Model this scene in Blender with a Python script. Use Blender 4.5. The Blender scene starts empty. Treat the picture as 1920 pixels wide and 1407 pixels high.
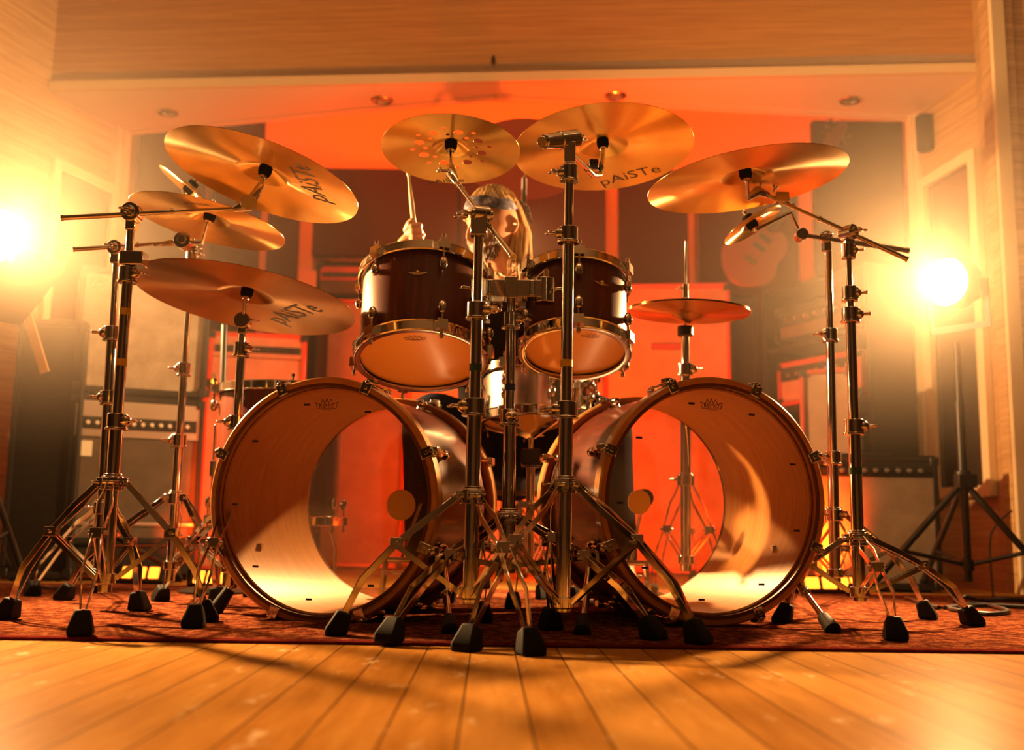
import bpy, bmesh, math, random
from mathutils import Vector as V, Matrix, Euler
import numpy as np
random.seed(7)
SC = bpy.context.scene
COL = SC.collection
PI = math.pi

# ------------------------------------------------------------------ camera, world, exposure
FPX = 2000.0                      # focal length in pixels of the 1920 px wide frame
W0, H0 = 1920.0, 1407.0
PITCH = math.atan((997 - H0/2)/FPX)
ROLL = 0.014
CAM_R = (Matrix.Rotation(PI/2 + PITCH, 4, 'X') @ Matrix.Rotation(ROLL, 4, 'Z')).to_3x3()
CAM_P = V((0, 0, 0.22))
cd = bpy.data.cameras.new('camera'); cam = bpy.data.objects.new('camera', cd); COL.objects.link(cam)
cam.matrix_world = Matrix.Translation(CAM_P) @ CAM_R.to_4x4()
cd.sensor_width = 36.0; cd.lens = FPX/W0*36.0
cd.clip_start = 0.05; cd.clip_end = 60
cd.dof.use_dof = True; cd.dof.focus_distance = 2.45; cd.dof.aperture_fstop = 2.6
SC.camera = cam
SC.view_settings.view_transform = 'Standard'
SC.view_settings.look = 'None'
SC.view_settings.gamma = 1.0
SC.view_settings.use_curve_mapping = False
SC.view_settings.exposure = 0.24
cy = SC.cycles
cy.use_denoising = True; cy.use_adaptive_sampling = True; cy.adaptive_threshold = .02
cy.max_bounces = 7; cy.diffuse_bounces = 2; cy.glossy_bounces = 3; cy.transmission_bounces = 2
cy.transparent_max_bounces = 12; cy.volume_bounces = 0
cy.sample_clamp_indirect = 6.0; cy.caustics_reflective = False; cy.caustics_refractive = False

wd = bpy.data.worlds.new('world'); SC.world = wd; wd.use_nodes = True
wn = wd.node_tree
wn.nodes['Background'].inputs[0].default_value = (0, 0, 0, 1)
wn.nodes['Background'].inputs[1].default_value = 0.0
HAZE = wn.nodes.new('ShaderNodeVolumeScatter')          # thin stage haze filling the room
HAZE.inputs['Color'].default_value = (1.0, 0.80, 0.62, 1)
HAZE.inputs['Density'].default_value = 0.022
HAZE.inputs['Anisotropy'].default_value = 0.35
wn.links.new(HAZE.outputs[0], wn.nodes['World Output'].inputs['Volume'])

WARM = (1.0, 0.53, 0.195)
RED = (1.0, 0.075, 0.004)
def light(name, kind, loc, aim, energy, color, size=0.05, angle=150, blend=0.6, size_y=None):
    d = bpy.data.lights.new(name, kind); o = bpy.data.objects.new(name, d); COL.objects.link(o)
    d.energy = energy; d.color = color
    if kind == 'AREA':
        d.size = size
        if size_y: d.shape = 'RECTANGLE'; d.size_y = size_y
    else:
        d.shadow_soft_size = size
        if kind == 'SPOT': d.spot_size = math.radians(angle); d.spot_blend = blend
    o.location = loc
    o.rotation_euler = (V(aim) - V(loc)).to_track_quat('-Z', 'Y').to_euler()
    return o

def ray(px, py):
    d = V((px - W0/2, H0/2 - py, -FPX)); return (CAM_R @ d)
def P(px, py, Y=None, Z=None, X=None):
    """the point of the room seen at a pixel of the photograph, on a plane at a known distance, height or side"""
    d = ray(px, py)
    if Y is not None: t = (Y - CAM_P.y)/d.y
    elif Z is not None: t = (Z - CAM_P.z)/d.z
    else: t = (X - CAM_P.x)/d.x
    return CAM_P + d*t
def ground(px, py, z=0.004): return P(px, py, Z=z)
def proj(p):
    q = CAM_R.transposed() @ (V(p) - CAM_P); return (W0/2 + FPX*q.x/-q.z, H0/2 - FPX*q.y/-q.z)

LAMP_L = P(-4, 440, 3.45); LAMP_R = P(1772, 529, 3.9)
AIM_L = V((0.2, 2.3, .95)); AIM_R = V((-0.2, 2.5, .95))
EN = 680
for nm, lp, aim, e in (('key_left', LAMP_L, AIM_L, EN*1.1), ('key_right', LAMP_R, AIM_R, EN)):
    light(nm, 'SPOT', lp + (aim-lp).normalized()*0.03, aim, e, WARM, 0.05, 150, 0.7)
# smoke hangs thick round the lamps and thinner behind the kit
def haze_density():
    t = wn; g = t.nodes.new('ShaderNodeNewGeometry')
    def mth(op, a, b=None):
        x = t.nodes.new('ShaderNodeMath'); x.operation = op
        for k, q in enumerate((a, b)):
            if q is None: continue
            if isinstance(q, (int, float)): x.inputs[k].default_value = q
            else: t.links.new(q, x.inputs[k])
        return x.outputs[0]
    tot = HZ0
    for lp, amp, rad in ((LAMP_L, HZ1*1.15, .74), (LAMP_R, HZ1*1.05, .74)):
        d = t.nodes.new('ShaderNodeVectorMath'); d.operation = 'DISTANCE'; t.links.new(g.outputs['Position'], d.inputs[0]); d.inputs[1].default_value = tuple(lp)
        q = mth('DIVIDE', d.outputs['Value'], rad); tot = mth('ADD', mth('MULTIPLY', mth('EXPONENT', mth('MULTIPLY', mth('MULTIPLY', q, q), -1.0)), amp), tot)
    sp = t.nodes.new('ShaderNodeSeparateXYZ'); t.links.new(g.outputs['Position'], sp.inputs[0])
    mr = t.nodes.new('ShaderNodeMapRange'); mr.inputs['From Min'].default_value = 3.0; mr.inputs['From Max'].default_value = 5.0; mr.inputs['To Max'].default_value = HZ2
    t.links.new(sp.outputs[1], mr.inputs['Value']); tot = mth('ADD', tot, mr.outputs[0])
    mz = t.nodes.new('ShaderNodeMapRange'); mz.inputs['From Min'].default_value = .45; mz.inputs['From Max'].default_value = 1.15; mz.inputs['To Min'].default_value = .12; mz.inputs['To Max'].default_value = 1.0
    t.links.new(sp.outputs[2], mz.inputs['Value']); t.links.new(mth('MULTIPLY', tot, mz.outputs[0]), HAZE.inputs['Density'])
HZ0, HZ1, HZ2 = .0014, .115, .0045
haze_density(); wd.cycles.volume_step_size = 3.0; cy.volume_step_rate = 6; cy.volume_max_steps = 16
# unseen fill light added under the ceiling to brighten the fascia
light('fascia_fill', 'AREA', (0.0, 2.2, 3.02), (0.0, 5.0, 2.5), 40, (1.0, 0.51, 0.19), 2.6, size_y=0.8)

# ------------------------------------------------------------------ materials
def mat(name, col=(.5,.5,.5), rough=.5, metal=0, **kw):
    m = bpy.data.materials.new(name); m.use_nodes = True
    b = m.node_tree.nodes['Principled BSDF']
    b.inputs['Base Color'].default_value = (*col, 1); b.inputs['Roughness'].default_value = rough
    b.inputs['Metallic'].default_value = metal
    for k, v in kw.items(): b.inputs[k.replace('_', ' ')].default_value = v
    return m
class NT:
    def __init__(s, m): s.m = m; s.t = m.node_tree; s.b = s.t.nodes.get('Principled BSDF')
    def n(s, typ, **kw):
        x = s.t.nodes.new('ShaderNode' + typ)
        for k, v in kw.items():
            if hasattr(x, k) and k not in ('inputs',): setattr(x, k, v)
        return x
    def l(s, a, b): s.t.links.new(a, b)
    def math(s, op, a, b=None):
        x = s.n('Math', operation=op)
        for i, q in enumerate((a, b)):
            if q is None: continue
            if isinstance(q, (int, float)): x.inputs[i].default_value = q
            else: s.l(q, x.inputs[i])
        return x.outputs[0]
    def coords(s, scale=(1,1,1), rot=(0,0,0), kind='Object'):
        c = s.n('TexCoord'); mp = s.n('Mapping')
        mp.inputs['Scale'].default_value = scale; mp.inputs['Rotation'].default_value = rot
        s.l(c.outputs[kind], mp.inputs['Vector']); return mp.outputs[0]
    def noise(s, vec, scale=5, detail=4, rough=.55):
        x = s.n('TexNoise'); x.inputs['Scale'].default_value = scale; x.inputs['Detail'].default_value = detail
        x.inputs['Roughness'].default_value = rough; s.l(vec, x.inputs['Vector']); return x.outputs['Fac']
    def ramp(s, fac, stops):
        x = s.n('ValToRGB'); e = x.color_ramp.elements
        while len(e) < len(stops): e.new(0.5)
        for k, (p, c) in zip(e, stops): k.position = p; k.color = (*c, 1)
        s.l(fac, x.inputs[0]); return x.outputs[0]
    def mix(s, fac, a, b, kind='MIX'):
        x = s.n('Mix', data_type='RGBA', blend_type=kind)
        for i, q in ((0, fac), (6, a), (7, b)):
            if isinstance(q, (int, float)): x.inputs[i].default_value = q
            elif isinstance(q, tuple): x.inputs[i].default_value = (*q, 1)
            else: s.l(q, x.inputs[i])
        return x.outputs[2]
    def bump(s, h, strength=.3, dist=.002):
        x = s.n('Bump'); x.inputs['Strength'].default_value = strength; x.inputs['Distance'].default_value = dist
        s.l(h, x.inputs['Height']); s.l(x.outputs[0], s.b.inputs['Normal'])
    def base(s, c): s.l(c, s.b.inputs['Base Color'])
    def rough(s, c): s.l(c, s.b.inputs['Roughness'])

def wood_panel(name, dark, mid, lite, scale=(1.2, 1.2, 60), rough=.6):
    m = mat(name, mid, rough); t = NT(m)
    f = t.noise(t.coords(scale), 3.0, 6, .65); g = t.noise(t.coords((scale[0]*.35, scale[1]*.35, scale[2]*.35)), 2.0, 3)
    c = t.ramp(f, [(.30, dark), (.5, mid), (.72, lite)])
    t.base(t.mix(.35, c, t.ramp(g, [(.3, dark), (.7, lite)]))); t.bump(f, .25, .003)
    return m
M = {}
M['fascia'] = wood_panel('grasscloth_wood', (.38,.17,.05), (.56,.27,.085), (.68,.36,.125))
M['wallwood'] = wood_panel('grasscloth_side', (.32,.16,.06), (.56,.32,.13), (.70,.44,.21))
M['soffit'] = mat('soffit_paint', (.86,.70,.56), .7)
M['trim'] = mat('pale_trim_wood', (.80,.62,.38), .5)
M['wallpaint'] = mat('cream_paint', (.75,.60,.45), .75)
M['backwall'] = mat('back_wall_paint', (.80,.62,.48), .8)
M['ceiling'] = mat('ceiling_paint', (.18,.12,.07), .8); M['drape'] = mat('dark_drape', (.085,.045,.022), .9)
def fabric(name, col, scale=220, rough=.9, spec=0.0):
    m = mat(name, col, rough, 0, Specular_IOR_Level=spec); t = NT(m); f = t.noise(t.coords((1,1,1)), scale, 3)
    t.base(t.ramp(f, [(.3, tuple(c*.65 for c in col)), (.7, tuple(min(1, c*1.35) for c in col))])); t.bump(f, .4, .002); return m
M['acoustic'] = fabric('dark_acoustic_fabric', (.055,.030,.020))
M['blackcloth'] = fabric('black_cloth', (.018,.014,.012))
M['tolex'] = fabric('black_vinyl', (.016,.012,.009), 400, .6, .2)
def grille(name, a, b, c):
    m = mat(name, b, .8); t = NT(m); f = t.noise(t.coords((60, 60, 220)), 3, 3, .7); w = t.noise(t.coords(), 9, 3)
    t.base(t.mix(.35, t.ramp(f, [(.35, a), (.55, b), (.75, c)]), t.ramp(w, [(.3, a), (.7, c)]))); t.bump(f, .5, .002); return m
M['grille_silver'] = grille('silver_speaker_cloth', (.20,.15,.10), (.36,.28,.20), (.60,.50,.38))
M['grille_dark'] = grille('dark_speaker_cloth', (.06,.04,.025), (.10,.07,.045), (.17,.12,.08))
M['grille_brown'] = grille('brown_speaker_cloth', (.15,.10,.065), (.24,.17,.11), (.36,.27,.18))
M['grille_red'] = grille('oxblood_speaker_cloth', (.30,.16,.10), (.42,.25,.17), (.55,.36,.26))
M['alu'] = mat('brushed_aluminium', (.75,.72,.66), .3, .9)
M['chrome'] = mat('chrome', (.66,.645,.62), .07, 1)
t = NT(M['chrome']); t.rough(t.ramp(t.noise(t.coords(), 30, 3), [(.3, (.05,)*3), (.7, (.12,)*3)]))
M['chrome_satin'] = mat('satin_chrome', (.80,.75,.68), .2, 1)
M['rubber'] = mat('black_rubber', (.005,.0045,.004), .7, 0, Specular_IOR_Level=.2)
M['felt'] = fabric('black_felt', (.02,.016,.014), 500)
M['blackmetal'] = mat('black_painted_metal', (.018,.016,.014), .4, .3)
M['wingbrass'] = mat('badge_metal', (.75,.62,.42), .3, 1)
M['ink'] = mat('black_ink', (.012,.008,.006), .5)
for k, c in (('tape_yellow', (.75,.50,.02)), ('tape_green', (.02,.10,.06)), ('tape_blue', (.02,.06,.30))): M[k] = mat(k, c, .5)
# bronze with turned grooves: a ring pattern and grooves that stretch the glints from bell to edge
def bronze(name, col, rough):
    m = mat(name, col, rough, 1, Anisotropic=1.0, Anisotropic_Rotation=.25); t = NT(m)
    g = t.n('Tangent', direction_type='RADIAL', axis='Z'); t.l(g.outputs[0], t.b.inputs['Tangent'])
    co = t.n('TexCoord'); ln = t.n('VectorMath', operation='LENGTH'); sx = t.n('SeparateXYZ'); cx = t.n('CombineXYZ')
    t.l(co.outputs['Object'], sx.inputs[0]); t.l(sx.outputs[0], cx.inputs[0]); t.l(sx.outputs[1], cx.inputs[1]); t.l(cx.outputs[0], ln.inputs[0])
    rr = t.n('CombineXYZ'); t.l(ln.outputs['Value'], rr.inputs[0])
    ring = t.noise(rr.outputs[0], 500, 3, .7); pat = t.noise(t.coords(), 9, 5, .6)
    c1 = tuple(x*.72 for x in col); c2 = tuple(min(1, x*1.12) for x in col)
    t.base(t.mix(.45, t.ramp(ring, [(.3, c1), (.7, c2)]), t.ramp(pat, [(.35, c1), (.65, c2)])))
    t.rough(t.ramp(pat, [(.3, (rough*.8,)*3), (.7, (rough*1.25,)*3)]))
    return m
M['bronze'] = bronze('cymbal_bronze', (.78,.49,.15), .335)
M['cymbal_dim_lit'] = mat('cymbal_red_light_tint', (.11,.016,.006), .45, .6)  # dim red light on the cymbal behind the drummer, put into its colour
M['bronze_red'] = bronze('dark_cymbal_bronze', (.50,.26,.095), .34)
# drum shells: dark stained lacquer outside, natural maple inside
m = mat('walnut_lacquer', (.10,.022,.010), .34, 0, Coat_Weight=.35, Coat_Roughness=.12, Specular_IOR_Level=.35); t = NT(m)
f = t.noise(t.coords((30, 30, 2.0)), 3, 5); t.base(t.ramp(f, [(.3, (.070,.012,.006)), (.7, (.14,.024,.010))])); M['shell'] = m
m = mat('maple_inside', (.78,.50,.24), .4); t = NT(m)
f = t.noise(t.coords((3, 3, 30)), 3, 5); t.base(t.ramp(f, [(.3, (.66,.30,.075)), (.7, (.82,.42,.13))])); M['maple'] = m
m = mat('hoop_maple', (.60,.32,.11), .3, 0, Coat_Weight=.5, Coat_Roughness=.1); t = NT(m)
f = t.noise(t.coords((6, 6, 60)), 3, 4); t.base(t.ramp(f, [(.3, (.52,.22,.055)), (.7, (.72,.36,.11))])); M['hoopwood'] = m
M['hoopinlay'] = mat('dark_hoop_band', (.13,.040,.018), .35)
def film(name, haze, tint=(1,1,1), hz=(.9,.8,.7), gl=.04):
    m = bpy.data.materials.new(name); m.use_nodes = True; t = NT(m); n = t.t.nodes; n.remove(t.b); t.b = None
    tr = t.n('BsdfTransparent'); tr.inputs[0].default_value = (*tint, 1)
    df = t.n('BsdfDiffuse'); df.inputs[0].default_value = (*hz, 1); tl = t.n('BsdfTranslucent'); tl.inputs[0].default_value = (*hz, 1)
    m1 = t.n('MixShader'); m1.inputs[0].default_value = .5; t.l(df.outputs[0], m1.inputs[1]); t.l(tl.outputs[0], m1.inputs[2])
    m2 = t.n('MixShader'); m2.inputs[0].default_value = haze; t.l(tr.outputs[0], m2.inputs[1]); t.l(m1.outputs[0], m2.inputs[2])
    gs = t.n('BsdfGlossy'); gs.inputs['Roughness'].default_value = .06
    ge = t.n('NewGeometry'); dt = t.n('VectorMath', operation='DOT_PRODUCT'); t.l(ge.outputs['Incoming'], dt.inputs[0]); t.l(ge.outputs['Normal'], dt.inputs[1])
    fr = t.math('ADD', t.math('MULTIPLY', t.math('POWER', t.math('SUBTRACT', 1.0, t.math('ABSOLUTE', dt.outputs['Value'])), 5.0), .9), gl)
    m3 = t.n('MixShader'); t.l(fr, m3.inputs[0]); t.l(m2.outputs[0], m3.inputs[1]); t.l(gs.outputs[0], m3.inputs[2])
    t.l(m3.outputs[0], n['Material Output'].inputs['Surface']); return m
M['head_clear'] = film('clear_drumhead', .022, (.78,.74,.70), gl=.07)
M['head_front'] = film('smoky_clear_drumhead', .03, (.84,.78,.72), (.95,.70,.45), .06)
M['head_tom'] = film('tom_head_lit_inside', .60, (1,.75,.42), (.95,.45,.11), .06)  # orange of the lit maple inside is put into the clear head's colour
M['head_coated'] = film('coated_drumhead', .96, hz=(.92,.80,.62))
M['patch'] = mat('pale_beater_patch', (.85,.68,.38), .6)
M['skin'] = mat('skin', (.62,.30,.17), .45, 0, Subsurface_Weight=.1, Subsurface_Radius=(.01,.004,.002))
m = mat('blond_hair', (.42,.24,.09), .42); t = NT(m)
f = t.noise(t.coords((90,90,4)), 2, 4); t.base(t.ramp(f, [(.3, (.22,.11,.04)), (.7, (.62,.40,.17))])); M['hair'] = m
M['beard'] = mat('brown_beard', (.16,.085,.035), .5)
m = mat('patterned_bandana', (.09,.08,.12), .85); t = NT(m)
f = t.noise(t.coords(), 38, 4); t.base(t.ramp(f, [(.42, (.035,.03,.045)), (.56, (.12,.11,.17)), (.66, (.42,.36,.40))])); M['bandana'] = m
M['shirt'] = fabric('black_tshirt', (.015,.012,.012), 300)
M['jeans'] = fabric('dark_jeans', (.02,.022,.035), 300)
M['stickwood'] = mat('hickory', (.72,.50,.26), .5)
M['leather'] = mat('black_vinyl_seat', (.014,.012,.012), .4)
M['guitarfinish'] = mat('dark_red_guitar_finish', (.16,.035,.014), .3)
M['redpaint'] = mat('red_lacquer', (.45,.05,.02), .3)
M['knob'] = mat('cream_knob', (.75,.66,.52), .4)
M['blackknob'] = mat('black_knob', (.015,.014,.013), .35)
M['glassdark'] = mat('dark_window_glass', (.030,.022,.015), .15)
M['paper'] = mat('paper_label', (.75,.68,.52), .7)
M['cable'] = mat('black_cable', (.012,.010,.009), .5)
def emit(name, col, s):
    m = bpy.data.materials.new(name); m.use_nodes = True; n = m.node_tree; e = n.nodes.new('ShaderNodeEmission')
    e.inputs[0].default_value = (*col, 1); e.inputs[1].default_value = s
    n.links.new(e.outputs[0], n.nodes['Material Output'].inputs['Surface']); return m
M['lens'] = emit('lit_tungsten_lens', (1, .72, .32), 40)
M['redlens'] = emit('lit_red_lens', (1, .16, .01), 6)
M['pilot'] = emit('pilot_lamp', (1, .30, .02), 5)
# floor: worn pine boards running towards the kit
m = mat('pine_floorboards', (.5,.28,.1), .3, 0, Specular_IOR_Level=.0, Coat_Weight=.07, Coat_Roughness=.30); t = NT(m)
vec = t.coords((1,1,1), (0, 0, math.radians(-1.15))); sx = t.n('SeparateXYZ'); t.l(vec, sx.inputs[0])
u = t.math('DIVIDE', sx.outputs[0], .0815); u = t.math('ADD', u, .35); idx = t.math('FLOOR', u); fr = t.math('FRACT', u)
gap = t.math('LESS_THAN', t.math('ABSOLUTE', t.math('SUBTRACT', fr, .5)), .485)
wn2 = t.n('TexWhiteNoise', noise_dimensions='1D'); t.l(idx, wn2.inputs['W'])
gv = t.n('CombineXYZ'); t.l(t.math('ADD', sx.outputs[0], t.math('MULTIPLY', wn2.outputs[0], 7.0)), gv.inputs[0]); t.l(t.math('MULTIPLY', sx.outputs[1], .10), gv.inputs[1])
gr = t.noise(gv.outputs[0], 38, 5, .6)
c = t.ramp(gr, [(.30, (.32,.13,.022)), (.52, (.48,.22,.045)), (.75, (.60,.31,.08))])
c = t.mix(.45, c, t.ramp(wn2.outputs[0], [(0, (.32,.13,.022)), (1, (.60,.32,.085))]))
vo = t.n('TexVoronoi'); vo.inputs['Scale'].default_value = 5.2; vm = t.coords((1.4, .62, 1), (0, 0, math.radians(-1.15))); t.l(vm, vo.inputs['Vector'])
kn = t.ramp(vo.outputs['Distance'], [(.0, (1,1,1)), (.07, (.6,)*3), (.15, (0,0,0))])
c = t.mix(t.math('MULTIPLY', kn, .75), c, (.16,.06,.016))
c = t.mix(gap, (.055,.022,.008), c)
sc = t.noise(t.coords((1, .45, 1)), 16, 6, .7); sm = t.ramp(sc, [(.60, (0,0,0)), (.68, (1,1,1))])
c = t.mix(t.math('MULTIPLY', sm, .55), c, (.82,.66,.42)); t.base(c)
t.rough(t.ramp(t.noise(t.coords(), 7, 5, .65), [(.3, (.42,)*3), (.7, (.60,)*3)]))
t.bump(t.math('MULTIPLY', gap, t.math('ADD', t.math('MULTIPLY', gr, .15), .85)), .5, .0015); M['floor'] = m
# rug: worn red wool with a woven border and medallions
m = mat('persian_rug', (.3,.05,.03), .95, 0, Specular_IOR_Level=0.0); t = NT(m)
vec = t.coords(); vo = t.n('TexVoronoi', feature='F1', distance='MANHATTAN'); vo.inputs['Scale'].default_value = 9; t.l(vec, vo.inputs['Vector'])
n1 = t.noise(t.coords((1, .7, 1)), 42, 7, .8); n2 = t.noise(vec, 240, 2)
c = t.ramp(vo.outputs['Distance'], [(.15, (.22,.05,.025)), (.3, (.06,.010,.010)), (.42, (.32,.11,.045)), (.6, (.12,.016,.010))])
c = t.mix(.72, c, t.ramp(n1, [(.44, (.012,.003,.003)), (.5, (.13,.018,.010)), (.56, (.36,.13,.05))]))
c = t.mix(.25, c, t.ramp(n2, [(.3, (.05,.010,.006)), (.7, (.34,.13,.055))]))
sx = t.n('SeparateXYZ'); t.l(vec, sx.inputs[0]); bd = t.math('LESS_THAN', sx.outputs[1], 2.135)
t.base(t.mix(bd, c, t.mix(.8, c, (.14,.012,.014)))); t.bump(n1, .8, .006); M['rug'] = m

# ------------------------------------------------------------------ mesh helpers
def basis(d, up=None):
    d = V(d).normalized(); up = V(up) if up is not None else (V((0,0,1)) if abs(d.z) < .95 else V((1,0,0)))
    x = up.cross(d).normalized(); y = d.cross(x); return x, y, d
def frame(origin, z, x=None):
    z = V(z).normalized(); x = V(x) if x is not None else (V((1,0,0)) if abs(z.x) < .9 else V((0,1,0)))
    x = (x - z*x.dot(z)).normalized(); y = z.cross(x)
    m = Matrix((x, y, z)).transposed().to_4x4(); m.translation = V(origin); return m
class MB:
    def __init__(s): s.v = []; s.f = []
    def add(s, vs, fs, m=None):
        k = len(s.v); s.v += [(m @ V(p)) if m else V(p) for p in vs]; s.f += [tuple(i+k for i in f) for f in fs]; return s
    def box(s, c, size, m=None):
        x, y, z = (q/2 for q in size); c = V(c)
        vs = [c+V((i*x, j*y, k*z)) for i in (-1,1) for j in (-1,1) for k in (-1,1)]
        return s.add(vs, [(0,1,3,2),(4,6,7,5),(0,4,5,1),(2,3,7,6),(0,2,6,4),(1,5,7,3)], m)
    def path(s, pts, r, n=10, m=None, cap=True, flat=1.0, up=None):
        pts = [V(p) for p in pts]; k = len(pts); rs = r if isinstance(r, (list, tuple)) else [r]*k
        vs, fs = [], []; x = None
        for i, p in enumerate(pts):
            d = (pts[min(i+1, k-1)] - pts[max(i-1, 0)]).normalized()
            if x is None: x, y, _ = basis(d, up)
            else: x = (x - d*x.dot(d)).normalized(); y = d.cross(x)
            for j in range(n):
                a = 2*PI*j/n; vs.append(p + x*math.cos(a)*rs[i] + y*math.sin(a)*rs[i]*flat)
        for i in range(k-1):
            for j in range(n):
                q = (j+1) % n; fs.append((i*n+j, i*n+q, (i+1)*n+q, (i+1)*n+j))
        if cap: fs += [tuple(range(n))[::-1], tuple(range((k-1)*n, k*n))]
        return s.add(vs, fs, m)
    def tube(s, a, b, r, r2=None, n=16, m=None): return s.path([a, b], [r, r if r2 is None else r2], n, m)
    def strip(s, pts, w, th, side, m=None):
        """flat bar swept along pts; th is its thickness along `side`, w its width across"""
        pts = [V(p) for p in pts]; k = len(pts); side = V(side).normalized(); vs, fs = [], []
        for i, p in enumerate(pts):
            d = (pts[min(i+1, k-1)] - pts[max(i-1, 0)]).normalized(); e = d.cross(side).normalized(); q = e.cross(d)
            for a, b in ((-1,-1),(1,-1),(1,1),(-1,1)): vs.append(p + e*a*w/2 + q*b*th/2)
        for i in range(k-1):
            for j in range(4):
                q = (j+1) % 4; fs.append((i*4+j, i*4+q, (i+1)*4+q, (i+1)*4+j))
        fs += [(3,2,1,0), tuple(range((k-1)*4, k*4))]
        return s.add(vs, fs, m)
    def lathe(s, prof, n=32, m=None, closed=False, cap=True):
        vs, fs = [], []; k = len(prof)
        for r, z in prof:
            for j in range(n): a = 2*PI*j/n; vs.append((r*math.cos(a), r*math.sin(a), z))
        for i in range(k if closed else k-1):
            i2 = (i+1) % k
            for j in range(n):
                q = (j+1) % n; fs.append((i*n+j, i*n+q, i2*n+q, i2*n+j))
        if not closed and cap:
            if prof[0][0] > 1e-6: fs.append(tuple(range(n))[::-1])
            if prof[-1][0] > 1e-6: fs.append(tuple(range((k-1)*n, k*n)))
        return s.add(vs, fs, m)
    def ball(s, c, r, sc=(1,1,1), n=12, m=None):
        vs, fs = [], []; k = n//2
        for i in range(k+1):
            th = PI*i/k
            for j in range(n):
                a = 2*PI*j/n; vs.append(V(c) + V((r*sc[0]*math.sin(th)*math.cos(a), r*sc[1]*math.sin(th)*math.sin(a), r*sc[2]*math.cos(th))))
        for i in range(k):
            for j in range(n):
                q = (j+1) % n; fs.append((i*n+j, (i+1)*n+j, (i+1)*n+q, i*n+q))
        return s.add(vs, fs, m)
    def prism(s, poly, z0, z1, m=None):
        n = len(poly); vs = [(x, y, z0) for x, y in poly] + [(x, y, z1) for x, y in poly]
        fs = [tuple(range(n))[::-1], tuple(range(n, 2*n))] + [(i, (i+1) % n, n+(i+1) % n, n+i) for i in range(n)]
        return s.add(vs, fs, m)
    def poly(s, vs, m=None): return s.add(vs, [tuple(range(len(vs)))], m)
ROOT = {}
def build(name, mb, material, parent=None, world=True, bevel=0, sharp=38, fix=True, bseg=2):
    """link one mesh object; with world=True the coordinates are the room's and are brought into the parent's frame"""
    me = bpy.data.meshes.new(name); vs = mb.v
    rm = ROOT.get(parent.name) if parent else None
    if rm is not None and world:
        inv = rm.inverted(); vs = [inv @ p for p in vs]
    me.from_pydata([tuple(p) for p in vs], [], mb.f); me.update()
    bm = bmesh.new(); bm.from_mesh(me)
    bmesh.ops.remove_doubles(bm, verts=bm.verts, dist=1e-6)
    if fix: bmesh.ops.recalc_face_normals(bm, faces=bm.faces)
    bm.to_mesh(me); bm.free()
    me.shade_smooth(); me.set_sharp_from_angle(angle=math.radians(sharp))
    ms = material if isinstance(material, (list, tuple)) else [material]
    for q in ms: me.materials.append(M[q] if isinstance(q, str) else q)
    o = bpy.data.objects.new(name, me); COL.objects.link(o)
    if parent: o.parent = parent; ROOT[o.name] = rm if rm is not None else Matrix.Identity(4)
    if bevel:
        b = o.modifiers.new('bevel', 'BEVEL'); b.width = bevel; b.segments = bseg; b.limit_method = 'ANGLE'; b.angle_limit = math.radians(40)
    return o
def tag(o, label=None, cat=None, group=None, kind=None):
    if label: o['label'] = label
    if cat: o['category'] = cat
    if group: o['group'] = group
    if kind: o['kind'] = kind
    return o
def thing(name, label, cat, m=None, group=None):
    o = bpy.data.objects.new(name, None); COL.objects.link(o); o.empty_display_size = .05
    m = m if isinstance(m, Matrix) else Matrix.Translation(V(m) if m is not None else V((0,0,0)))
    o.matrix_world = m; ROOT[o.name] = m.copy(); return tag(o, label, cat, group)
def struct(name, mb, material, **kw): return tag(build(name, mb, material, **kw), kind='structure')
def text2d(s, extrude=0):
    cu = bpy.data.curves.new('t', 'FONT'); cu.body = s; cu.resolution_u = 3
    o = bpy.data.objects.new('t', cu); COL.objects.link(o); dg = bpy.context.evaluated_depsgraph_get(); dg.update()
    me = bpy.data.meshes.new_from_object(o.evaluated_get(dg)); bpy.data.objects.remove(o); bpy.data.curves.remove(cu)
    bm = bmesh.new(); bm.from_mesh(me); bmesh.ops.triangulate(bm, faces=bm.faces)
    vs = [v.co.copy() for v in bm.verts]; bm.verts.index_update(); fs = [tuple(v.index for v in f.verts) for f in bm.faces]; bm.free(); bpy.data.meshes.remove(me)
    x0 = min(v.x for v in vs); x1 = max(v.x for v in vs); y0 = min(v.y for v in vs); y1 = max(v.y for v in vs)
    return [((v.x-x0)/(x1-x0), (v.y-y0)/(y1-y0)) for v in vs], fs
def wing(mb, c, ax, s=.012, up=(0,0,1)):
    """wing bolt: short shaft and two ears"""
    c = V(c); x, y, z = basis(ax, up); mm = Matrix((x, y, z)).transposed().to_4x4(); mm.translation = c
    mb.tube((0,0,-s*.5), (0,0,s*1.3), s*.42, n=8, m=mm)
    for q in (-1, 1): mb.ball((q*s*1.05, 0, s*1.5), s*.62, (1.25, .45, .8), 8, mm)
    return mb

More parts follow.
